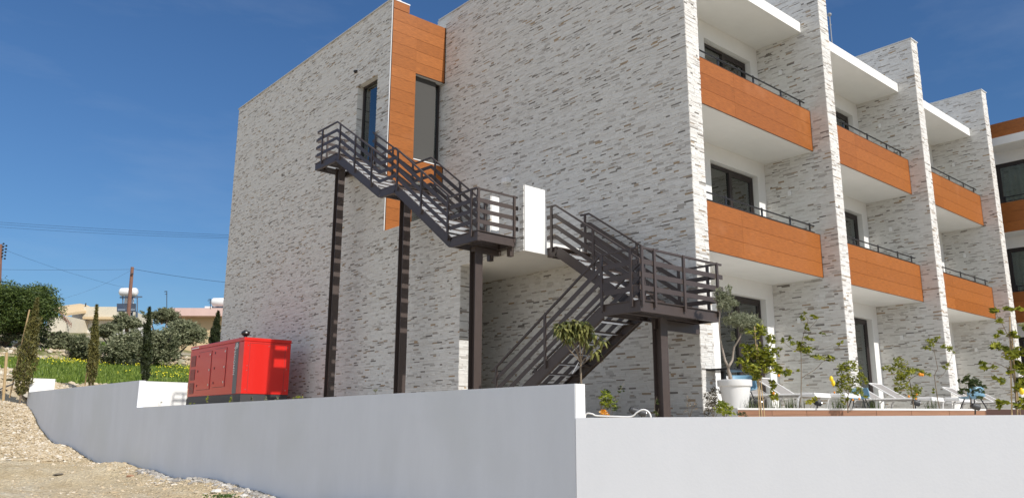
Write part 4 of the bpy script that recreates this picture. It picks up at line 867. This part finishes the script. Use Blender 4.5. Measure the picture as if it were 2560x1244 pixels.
sprig(632, 1002, 0, 12, LF_DRK, 26, 'faint dark sprig before the front face of the generator')
sprig(665, 1000, 0, 12, LF_OLV, 26, 'greyish sprig before the right half of the generator')
sprig(692, 999, 0, 10, LF_OLV, 22, 'small grey-green sprig near the right corner of the generator')
sprig(742, 996, 0, 7, LF_YEL, 50, 'low yellow clump right of the generator', w=12)
sprig(482, 1009, 0, 3, LF_YEL, 30, 'flat yellow-green clump left of the generator sprigs', w=10)
sprig(938, 985, 0, 14, LF_OLV, 40, 'wispy pale sprig between the first two steel posts', ls=.035, w=7)
sprig(398, 1012, 0, 8, LF_OLV, 10, 'tiny sprig before the white cross wall', w=6)
def dark_tuft(px, py):
    plant('shrub', 'dark leafy tuft on the shaded end of the cross wall', 'shrub', 27.0, [([(458, 1000), (458, 972)], .01)], [(458, 968, 9, 8, 90)], LF_DRK, .22, .3)
dark_tuft(458, 968)

# ------------------------------------------------------------------ deck furniture
def lounger(px, depth, label, ang=0.0, first=None):
    """sun lounger: head raised at the building side (+), foot towards px right"""
    p = onz(px, depth); t = thing('sun_lounger', label, 'sun lounger', p, 'sun loungers in a row on the deck')
    X, Y_ = np.array([math.cos(ang), math.sin(ang), 0]), np.array([-math.sin(ang), math.cos(ang), 0]); Z = np.array([0, 0, 1.0])
    P_ = lambda a, b, c: p + X * a + Y_ * b + Z * c
    fr = MB()
    for b in (-.32, .32): fr.tube([P_(-.55, b, .30), P_(1.25, b, .30)], .018, 8)
    fr.tube([P_(1.25, -.32, .30), P_(1.25, .32, .30)], .018, 8); fr.build('frame', WPLAST, t)
    for a in (-.35, 1.02):
        lg = MB(); lg.tube([P_(a - .08, -.33, .0), P_(a - .05, -.33, .22), P_(a + .02, -.33, .29), P_(a + .02, .33, .29), P_(a - .05, .33, .22), P_(a - .08, .33, .0)], .018, 8); lg.build('leg', WPLAST, t)
    m = MB(); m.hexa([P_(0, -.30, .30), P_(1.22, -.30, .30), P_(1.22, .30, .30), P_(0, .30, .30), P_(0, -.30, .315), P_(1.22, -.30, .315), P_(1.22, .30, .315), P_(0, .30, .315)]); m.build('seat', SLING, t)
    m = MB(); c, s = math.cos(R_(32)) * .72, math.sin(R_(32)) * .72
    m.hexa([P_(0, -.30, .30), P_(0, .30, .30), P_(-c, .30, .30 + s), P_(-c, -.30, .30 + s), P_(0, -.30, .315), P_(0, .30, .315), P_(-c, .30, .315 + s), P_(-c, -.30, .315 + s)])
    bk = m.build('backrest', SLING, t); fb = MB()
    for b in (-.32, .32): fb.tube([P_(0, b, .31), P_(-c, b, .31 + s)], .016, 8)
    fb.tube([P_(-c, -.32, .31 + s), P_(-c, .32, .31 + s)], .016, 8); fb.build('back_frame', WPLAST, bk)
    m = MB(); m.hexa([P_(1.02, -.33, .26), P_(1.32, -.33, .24), P_(1.32, .33, .24), P_(1.02, .33, .26), P_(1.02, -.33, .335), P_(1.30, -.33, .325), P_(1.30, .33, .325), P_(1.02, .33, .335)]); m.build('foot_end', WPLAST, t, bevel=.01)
    return t
an = R_(-88)
lounger(1905, 15.9, 'white lounger half hidden behind the white pot and caned lemon tree', an)
lounger(1978, 16.1, 'lounger in the first bay with its grey back raised beside the slim sparse citrus', an)
lounger(2196, 18.0, 'lounger in the second bay with its back before the window frame', an)
lounger(2262, 18.3, 'lounger in the second bay between the mandarin tree and the leggy thin citrus', an)
lounger(2440, 20.2, 'lounger before the third bay partly behind the blue chair with dark legs', an)
lounger(2500, 20.4, 'lounger nearest the right edge behind the tall lemon tree', an)
def chair(px, depth, ang, label, k_=1.0):
    p = onz(px, depth); t = thing('patio_chair', label, 'chair', p, 'blue shell chairs on the deck')
    X, Y_ = np.array([math.cos(ang), math.sin(ang), 0]), np.array([-math.sin(ang), math.cos(ang), 0]); P_ = lambda a, b, c: p + X * a * (k_ + .1) + Y_ * b * (k_ + .15) + np.array([0, 0, c * k_])
    V = MB(); n = 14
    prof = [(.22, .40), (.10, .40), (-.05, .40), (-.16, .43), (-.21, .52), (-.24, .66), (-.25, .76)]
    for (a, z) in prof:
        for k in range(n + 1):
            u = -1 + 2 * k / n; w = .25 - .02 * (z > .6) - .07 * max(0, z - .66) * 4
            V.v.append(tuple(P_(a + .10 * u * u * (z > .45), w * u, z + .05 * u * u * (z < .5))))
    for i in range(len(prof) - 1):
        for k in range(n): V.face((i * (n + 1) + k, i * (n + 1) + k + 1, (i + 1) * (n + 1) + k + 1, (i + 1) * (n + 1) + k))
    sh = V.build('shell', BLUE, t, smooth=True); so = sh.modifiers.new('solid', 'SOLIDIFY'); so.thickness = .014
    for (a, b) in ((.2, .2), (.2, -.2), (-.18, .2), (-.18, -.2)): MB().tube([P_(a * .6, b * .7, .40), P_(a * 1.25, b * 1.2, .0)], .011, 6).build('leg', BLACK, t)
    return t
chair(1858, 15.0, R_(200), 'blue chair mostly hidden behind the white pot', .88)
chair(2150, 15.6, R_(190), 'low blue chair standing at the second fin wall', .60)
chair(2437, 15.2, R_(60), 'low blue chair with dark legs behind the round-crowned citrus tree', .60)
def table(px, depth, label):
    p = onz(px, depth); t = thing('patio_table', label, 'table', p)
    MB().box(p[0] - .35, p[0] + .35, p[1] - .35, p[1] + .35, p[2] + .70, p[2] + .735).build('table_top', BLACK, t); MB().box(p[0] - .035, p[0] + .035, p[1] - .035, p[1] + .035, p[2] + .02, p[2] + .70).build('leg', BLACK, t); MB().box(p[0] - .25, p[0] + .25, p[1] - .25, p[1] + .25, p[2] + .0, p[2] + .02).build('base', BLACK, t)
table(1814, 14.6, 'black square table behind the white pot')
def spot(px, py, depth, label, cat='spotlight'):
    p = at(px, py, depth); t = thing('garden_spotlight', label, cat, p, 'garden spotlights')
    MB().tube([p, p + UP * .10], .012, 8).build('stem', BLACK, t); a = p + UP * .13
    MB().tube([a - RT * .05 + UP * .02, a - RT * .02, a + RT * .06 - UP * .02], [.035, .05, .05], 14).build('head', DGREY, t); MB().tube([a + RT * .062 - UP * .021, a + RT * .066 - UP * .022], .042, 14).build('lens', CHROME, t)
spot(1583, 1046, 11.9, 'chrome-ringed garden spotlight beside the white hose'); spot(1604, 1052, 11.8, 'smaller tilted garden spotlight lying by the hose loop')
spot(1893, 1022, 13.3, 'dark garden spotlight at the foot of the caned lemon tree'); spot(2289, 1024, 13.5, 'dark garden spotlight before the mandarin tree'); spot(2438, 1035, 12.6, 'black and white spotlight clipped to the end of the brown fascia'); spot(2043, 1024, 13.4, 'dark garden spotlight beside the yellow flowering clump')
hp = [(1462, 1046), (1464, 1036), (1470, 1032), (1482, 1034), (1492, 1038), (1540, 1040), (1578, 1040), (1592, 1030), (1606, 1023), (1618, 1026), (1626, 1036), (1628, 1050)]
P3 = [at(a, b, 11.55 - .25 * (a - 1462) / 160) for a, b in hp]; sm = []
for i in range(len(P3) - 1):
    p0, p1, p2, p3 = P3[max(i - 1, 0)], P3[i], P3[i + 1], P3[min(i + 2, len(P3) - 1)]
    for k in range(5): t_ = k / 5; sm.append(.5 * ((2 * p1) + (-p0 + p2) * t_ + (2 * p0 - 5 * p1 + 4 * p2 - p3) * t_ * t_ + (-p0 + 3 * p1 - 3 * p2 + p3) * t_ ** 3))
sm.append(P3[-1]); tag(MB().tube(sm, .012, 8).build('garden_hose', WPLAST, smooth=True), 'white garden hose looping over the top of the low front wall', 'hose')

# ------------------------------------------------------------------ hillside: cypresses, olives, houses, poles
def gl(px, y):
    """ground point on the hill in the direction of column px at world y"""
    ray = FW + RT * (px - 1280) / FPX; ray2 = ray[:2]; tt = (y - CAM[1]) / ray2[1]; x = CAM[0] + tt * ray2[0]
    return np.array([x, y, float(gz_road(y)) + float(wob(x, y)) * .5])
def dep(p): return float((np.array(p) - CAM) @ FW)
def cypress(px, py0, py1, y, wpx, label, lm, n, lean=0.0, stake=False, split=None, zb=None):
    g0 = gl(px, y); d = dep(g0); b = at(px, py1, d); top = at(px + lean, py0, d); H = np.linalg.norm(top - b)
    t = thing('cypress_tree', label, 'tree', b, 'slim cypresses along the boundary')
    MB().tube([b - np.array([0, 0, .5]), b + (top - b) * .5, top], [.05, .03, .01], 6).build('trunk', BARK, t)
    f = nrg.beta(1.2, 1.15, n); rad = wpx * d / FPX * np.sin(np.pi * np.clip(f, .02, 1) ** .62) ** .8 * (.35 + .65 * (1 - f) ** .4)
    a = nrg.uniform(0, 6.28, n); rr = rad * nrg.uniform(.3, 1, n) ** .5 * (1 + .25 * np.sin(a * 3 + f * 25))
    C = b + (top - b) * f[:, None] + np.stack([np.cos(a) * rr, np.sin(a) * rr, np.zeros(n)], 1)
    if split:
        m_ = nrg.random(n) < .16; C[m_] = b + (top - b) * (f[m_, None] * .55 + .25) + RT * split * d / FPX * (f[m_, None]) + nrg.normal(0, .05, (m_.sum(), 3))
    V, F = leaf_mesh(C, .17 * d / 40 + .06, .22, -1.3, .8); mesh_obj('crown', V, F, nrg.beta(1.2, 1.6, n), lm, t)
    if stake: MB().tube([at(px - wpx * 1.0 - 4, py1 + 8, d), at(px + lean * .75 - wpx * .4, py0 + (py1 - py0) * .12 if lean > 15 else py0 + 70, d)], .035, 6).build('stake', BAMB, t)
cypress(52, 745, 985, 37, 24, 'leaning feathery cypress tied to a cane at the far left', LF_CYP2, 4300, lean=42, stake=True, split=16)
cypress(228, 762, 962, 40, 13, 'thin yellowish cypress with a cane before the green field', LF_CYP2, 3000, lean=14, stake=True)
cypress(362, 768, 955, 40, 12, 'dark narrow cypress with a doubled tip behind the white cross wall', LF_CYP, 3800, lean=12, split=-9)
cypress(532, 778, 872, 42, 12, 'dark stubby cypress with a yellow tip beside the building corner', LF_CYP, 3000, lean=14)
LF_TIP = LF_CYP2
def tree(name, px, y, cpx, cpy, rx, ry, n, lm, label, ls=.16, trunks=4, group=None, blobs=6, asp=.4, low=1.0):
    g0 = gl(px, y); d = dep(g0); t = thing(name, label, 'tree', g0, group); c = at(cpx, cpy, d); mx_, mz = rx * d / FPX, ry * d / FPX
    tr = MB(); ctr = []
    for k in range(blobs):
        a = nrg.uniform(0, 6.28); rr = nrg.uniform(.3, .8); ctr.append(c + np.array([math.cos(a) * mx_ * rr, math.sin(a) * mx_ * rr * .8, mz * nrg.uniform(-.45, .55)]))
    for k in range(trunks):
        q = ctr[k % blobs]; m_ = g0 + (q - g0) * .45 + nrg.normal(0, .12, 3) * mx_ * .4; tr.tube([g0 - np.array([0, 0, .3]), g0 * .6 + m_ * .4, m_, q], [.13, .10, .07, .03], 6)
    tr.build('trunk', BARK, t, smooth=True)
    per = n // (blobs + 2); pts = []
    for q in ctr + [c, c]:
        k = nrg.normal(0, 1, (max(3, per // 14), 3)); k /= np.linalg.norm(k, axis=1)[:, None]; k *= nrg.uniform(.3, 1, (len(k), 1)) ** .6
        z = k[nrg.integers(0, len(k), per)] + nrg.normal(0, .12, (per, 3)); s_ = .50 if q is not c else .7
        pts.append(q + z * np.array([mx_ * s_, mx_ * s_, mz * s_ * 1.05]))
    C = np.concatenate(pts); V, F = leaf_mesh(C, ls, asp); mesh_obj('crown', V, F, nrg.beta(1.2, 1.8, len(F)), lm, t)
OG = 'olive trees above the green field'
for (px, y, cx_, cy_, rx, ry, n, lab, tk) in [
    (160, 63, 150, 858, 46, 32, 3800, 'pale sparse olive tree over the stone bank at the left', 4),
    (240, 60, 205, 868, 40, 36, 3600, 'loose grey-green olive tree behind the yellowish cypress', 5),
    (330, 61.5, 258, 826, 40, 22, 3000, 'olive tree crown rising in front of the cream house', 3),
    (312, 58.5, 306, 860, 52, 44, 5600, 'many-stemmed olive tree left of the doubled cypress', 7),
    (330, 66, 322, 806, 38, 26, 3200, 'greyish tree mound below the leftmost water tank', 3),
    (395, 58.5, 392, 862, 44, 44, 5000, 'olive tree right behind the doubled cypress', 6),
    (462, 61.5, 458, 832, 62, 42, 6600, 'broad dark olive tree with a forked trunk before the pink house', 7),
    (420, 68, 405, 790, 40, 28, 3200, 'dark tree top between the pole and the pink house', 3),
    (556, 64, 552, 850, 14, 26, 1200, 'yellow-green tree sliver against the building corner', 2)]:
    f_ = 1.12 if y < 60 else .98
    tree('olive_tree', px, y, cx_, cy_ + (6 if y < 60 else 0), rx * f_, ry * f_ * .95, int(n * 1.6), LF_HILL, lab, .23, tk, OG, blobs=9)
tree('dense_tree', 40, 62, 36, 775, 108, 72, 62000, LF_DENSE, 'big dense dark green tree at the left edge of the hill', .20, 6, None, 18)
tree('dense_tree', 92, 66, 92, 740, 30, 34, 3000, LF_DENSE, 'slender crown poking out of the top of the dense tree', .22, 2, None, 5)
for k in range(9):
    px, y = [(20, 62), (60, 61.5), (100, 63), (150, 64), (200, 62.2), (118, 66), (380, 62), (440, 63), (500, 62)][k]
    tree('bush', px, y, px, [845, 850, 848, 842, 878, 835, 900, 890, 896][k], 20, 11, 900, LF_HILL, ['low green bush under the left edge of the dense tree', 'low bush below the dense tree', 'low bush below the right side of the dense tree', 'round bush left of the stone bank', 'small bush on top of the stone bank', 'bush before the brown-roofed house', 'dark low bush under the olive right of the doubled cypress', 'dark low bush on the stones under the broad olive', 'low bush left of the generator roof'][k], .2, 2, 'low bushes on the hillside', 4)

CREAM = mat('cream_render', (.62, .56, .44), .85, var=.05, vscale=1.5); PINK = mat('pink_render', (.66, .46, .40), .85, var=.06, vscale=1.5); TAN = mat('ochre_render', (.62, .47, .28), .85); WHT = mat('far_white_render', (.70, .67, .62), .85, var=.05, vscale=1.5); ROOFT = mat('brown_roof_tiles', (.24, .11, .07), .8, var=.25, vscale=3)
SHUT = mat('pale_green_shutter', (.36, .40, .34), .7)
def hbox(m, pa, pb, pz0, pz1, d, dd):
    """house block between photo columns pa..pb, rows pz1 (top)..pz0, front at distance d, dd deep"""
    a, b = at(pa, pz1, d), at(pb, pz1, d); lo = at(pa, pz0, d)[2]; u = (b - a); u[2] = 0; n = np.array([-u[1], u[0], 0]); n /= np.linalg.norm(n); n = n if n @ FW > 0 else -n; n = n * dd
    z1 = a[2]; P8 = [(*a[:2], lo), (*b[:2], lo), (*(b + n)[:2], lo), (*(a + n)[:2], lo), (*a[:2], z1), (*b[:2], z1), (*(b + n)[:2], z1), (*(a + n)[:2], z1)]
    return m.hexa(P8)
h1 = thing('house', 'cream two-level house with flat roofs on the hill, left of the pole', 'house', at(245, 860, 88))
hbox(MB(), 209, 294, 794, 766, 88, 9).build('upper_wall', CREAM, h1); hbox(MB(), 211, 292, 900, 797, 88.3, 8).build('lower_wall', WHT, h1); hbox(MB(), 207, 292, 797, 791, 87.4, 2).build('ledge', TAN, h1)
hbox(MB(), 181, 210, 900, 778, 89, 8).build('side_wall', WHT, h1); w_ = hbox(MB(), 251, 264, 830, 819, 87.9, .6).build('window', WPLAST, h1); hbox(MB(), 252, 262, 829, 820, 87.85, .1).build('pane', BLACK, w_)
hbox(MB(), 213, 215, 767, 757, 89, .1).build('aerial', DGREY, h1)
h2 = thing('house', 'pink flat-roofed house between the pole and the building', 'house', at(490, 860, 80))
hbox(MB(), 424, 640, 789, 769, 78, 10).build('parapet', PINK, h2); hbox(MB(), 426, 640, 900, 789.5, 79, 8).build('wall', TAN, h2); hbox(MB(), 505, 536, 860, 806, 78.9, .2).build('shutter', SHUT, h2)
h3 = thing('house', 'small cream house with a brown tiled roof beside the dense tree', 'house', at(150, 850, 84))
hbox(MB(), 120, 168, 880, 789, 84, 6).build('wall', CREAM, h3); hbox(MB(), 152, 164, 830, 806, 83.9, .2).build('door', ROOFT, h3)
m = MB(); q = [at(122, 768, 84), at(138, 771, 84), at(166, 783, 84), at(166, 789, 84), at(136, 778, 84), at(122, 776, 84)]; n_ = len(q); m.v = [tuple(p) for p in q] + [tuple(p + FW * 6) for p in q]
m.face(tuple(range(n_))); m.face(tuple(range(n_, 2 * n_))[::-1])
for i in range(n_): j = (i + 1) % n_; m.face((i, n_ + i, n_ + j, j))
m.build('roof', TAN, h3)
rl = MB()
for k in range(9): a_ = at(150 + k * 3.4, 790 + k * 3.6, 83.8); rl.bar(a_, a_ + np.array([0, 0, .55]), .05, .05, up=(1, 0, 0))
rl.bar(at(150, 781, 83.8), at(178, 811, 83.8), .06, .06); rl.build('balustrade', ROOFT, h3)
def tank(px0, px1, py0, py1, d, label, legs, panel=None):
    c = at((px0 + px1) / 2, (py0 + py1) / 2, d); t = thing('water_tank', label, 'water tank', c); a, b = at(px0 + 3, (py0 + py1) / 2, d), at(px1 - 3, (py0 + py1) / 2, d); r = (py1 - py0) / 2 * d / FPX; u = (b - a) / np.linalg.norm(b - a)
    MB().tube([a - u * r * .35, a - u * r * .1, a + u * .05, b - u * .05, b + u * r * .1, b + u * r * .35], [r * .55, r * .9, r, r, r * .9, r * .55], 24).build('tank', WPLAST, t, smooth=True)
    l = MB()
    for (x, y0_, y1_) in legs:
        for o in (0, 1.0): l.bar(at(x, y0_, d) + FW * o, at(x, y1_, d) + FW * o, .09, .09, up=(1, 0, 0))
    l.bar(at(px0, py1 + 3, d), at(px1, py1 + 3, d), .12, .12); l.bar(at(px0, py1 + 3, d) + FW, at(px1, py1 + 3, d) + FW, .12, .12); l.build('stand', mat('blue_grey_steel', (.12, .16, .22), .5), t)
    if panel:
        x0, x1, y0_, y1_ = panel; m = MB(); p = [at(x0, y1_, d - 1.2), at(x1, y1_, d - 1.2), at(x1, y0_, d - .2), at(x0, y0_, d - .2)]; m.hexa([*p, *[q + UP * .07 for q in p]]); pn = m.build('solar_panel', mat('solar_panel_glass', (.05, .065, .09), .15, coat=.5), t)
        for k in range(2):
            f0, f1 = x0 + (x1 - x0) * (.06 + .5 * k), x0 + (x1 - x0) * (.44 + .5 * k); m = MB(); q = [at(f0, y1_ - 3, d - 1.16), at(f1, y1_ - 3, d - 1.16), at(f1, y0_ + 3, d - .3), at(f0, y0_ + 3, d - .3)]
            m.hexa([*[z - FW * .05 for z in q], *[z + UP * .02 for z in q]]); m.build('collector', mat('collector', (.16, .19, .22), .3), pn)
    return t
t = tank(300, 343, 719, 740, 76, 'white cylindrical water tank on a blue stand above solar panels', [(307, 740, 795), (331, 740, 795), (328, 780, 800), (312, 780, 800)], (292, 340, 760, 779))
hbox(MB(), 312, 326, 760, 742, 76.6, .8).build('inner_tank', WPLAST, t)
t = tank(530, 572, 744, 765, 79, 'white water tank on the roof of the pink house', [(532, 765, 773), (545, 765, 773), (556, 765, 773)]); hbox(MB(), 512, 560, 773.5, 765, 80, 1.5).build('roof_box', WPLAST, t)
def aerial(px, py0, py1, d, label, arms):
    t = thing('roof_aerial', label, 'aerial', at(px, py1, d)); MB().tube([at(px, py1, d), at(px, py0, d)], .035, 6).build('mast', DGREY, t); m = MB()
    for (y, a, b) in arms: m.tube([at(px + a, y, d), at(px + b, y - .5, d)], .03, 5)
    m.build('arms', DGREY, t)
aerial(417, 727, 790, 78, 'thin television aerial left of the pink house', [(728, -6, 1), (735, -5, 1), (729, -5, -2)])
aerial(526, 746, 774, 78, 'television aerial beside the tank on the pink house', [(751, -7, 1), (756, -4, 2), (748, -5, 0)])
aerial(185, 762, 780, 89, 'short aerial rod on the cream house', [(763, -1, 1)])
POLE = mat('reddish_wood_pole', (.26, .13, .09), .9, var=.15, vscale=4)
def pole(px0, py0, px1, py1, d, r, label):
    t = thing('utility_pole', label, 'pole', at(px1, py1, d), 'wooden utility poles'); MB().tube([at(px1, py1, d), at(px0, py0, d)], [r * 1.15, r * .85], 10).build('pole', POLE, t); return t
p1 = pole(331, 667, 317, 830, 70, .16, 'tall leaning wooden pole before the white tank'); MB().bar(at(328, 684, 69.8), at(333, 684, 69.8), .06, .1).build('clamp', DGREY, p1)
p2 = pole(1, 610, -6, 760, 62, .17, 'wooden pole with insulators cut by the left edge'); ins = MB()
for k in range(5):
    for (dx, dy) in ((7, 3), (14, 5)): ins.ball(at(2 + dx - k * 1.0, 609 + dy + k * 8 - (3 if dx < 10 else 0), 62), .075, 8, 6)
    ins.tube([at(0 - k, 615 + k * 8, 62), at(15 - k, 614 + k * 8, 62)], .015, 5)
ins.build('insulator', BLACK, p2)
for (px, a, b, lab) in ((404, 776, 800, 'small far lattice mast left of the pink house'),):
    t = thing('far_mast', lab, 'mast', at(px, b, 110)); MB().tube([at(px, b + 10, 110), at(px, a, 110)], .15, 6).build('pole', POLE, t); m = MB()
    for k in range(4): m.bar(at(px - 5, a + 2 + k * 4, 110), at(px + 5, a + 2 + k * 4, 110), .1, .1)
    m.build('crossarm', POLE, t)
def wire(a, b, d0, d1, sag, label, r=.016):
    n = 24; r = r * .7; P3 = []
    for i in range(n + 1): f = i / n; P3.append(at(a[0] + (b[0] - a[0]) * f, a[1] + (b[1] - a[1]) * f + sag * 4 * f * (1 - f), d0 + (d1 - d0) * f))
    tag(MB().tube(P3, r, 4).build('power_cable', BLACK), label, 'cable', 'overhead cables')
wire((-60, 551), (640, 590), 60, 60, 3, 'topmost of the parallel cables crossing the sky', .012); wire((-60, 556), (640, 594), 60, 60, 4, 'second of the parallel cables crossing the sky', .012); wire((-60, 563), (640, 597), 60, 60, 5, 'third of the parallel cables crossing the sky', .011)
wire((-60, 672), (330, 673), 62, 70, 2, 'level cable running from the left edge to the leaning pole', .012); wire((12, 624), (310, 718), 62, 76, 6, 'cable falling from the insulator pole to the tank', .011)
wire((333, 672), (640, 712), 70, 72, 4, 'cable from the leaning pole towards the building', .02); wire((140, 750), (326, 676), 84, 70, 8, 'faint slack cable from the brown-roofed house to the leaning pole', .010)
# wooden peg, bricks, rusty stuff by the wall
pg_ = at(14, 985, 33); tag(MB().tube([at(8, 1000, 33), at(17, 880, 33)], .055, 8).build('wooden_stake', BAMB), 'pale wooden stake standing in the dirt at the left edge', 'stake')
m = MB()
for k in range(2): hbox(m, 137, 170 - k * 2, 965 + k * 7, 961 + k * 7, 46, .6)
tag(m.build('timber_pile', mat('rust_timber', (.20, .08, .05), .8)), 'reddish timbers stacked behind the short white wall block', 'timber')
rb = MB(); 
for k in range(7): a_ = at(2 + rng.uniform(-8, 18), 975 + rng.uniform(-10, 12), 35); rb.tube([a_, a_ + nrg.normal(0, .25, 3)], .03, 5)
tag(rb.build('scrap_metal', DGREY), 'dark scrap metal heap behind the wooden stake', 'scrap')
c = np.array([-5.05, 9.2, gz(-5.05, 9.2) + .03]); C = c + nrg.normal(0, 1, (260, 3)) * np.array([.16, .22, .03]); C[:, 2] = np.abs(C[:, 2] - c[2]) + c[2]; V, F = leaf_mesh(C, .05, .6, 0, .3)
tag(mesh_obj('weed', V, F, nrg.random(len(F)), leafm('weed_leaf', (.03, .07, .012), (.10, .20, .03))), 'small green weed growing in the rubble below the grey wall', 'plant')
for k, (x, y, w, h, lab) in enumerate([(-4.95, 9.9, .13, .09, 'flat pale concrete chunk beside the weed'), (-5.1, 16.0, .12, .07, 'reddish broken slab in the rubble at the foot of the wall'), (-6.6, 17.5, .16, .04, 'dark flat stone lying in the dirt'), (-4.8, 8.7, .10, .07, 'pale angular chunk right of the weed')]):
    z = gz(x, y); a = rng.uniform(0, 3); m = MB().ball((0, 0, 0), 1, 7, 4, jit=.25); m.v = [(x + (vx * math.cos(a) - vy * math.sin(a)) * w, y + (vx * math.sin(a) + vy * math.cos(a)) * w * .8, z + .03 + vz * h * .6) for (vx, vy, vz) in m.v]
    tag(m.build('stone_chunk', mat('chunk_%d' % k, [(.62, .60, .56), (.36, .20, .12), (.20, .17, .13), (.62, .59, .54)][k], .9, var=.15, vscale=10)), lab, 'rock')
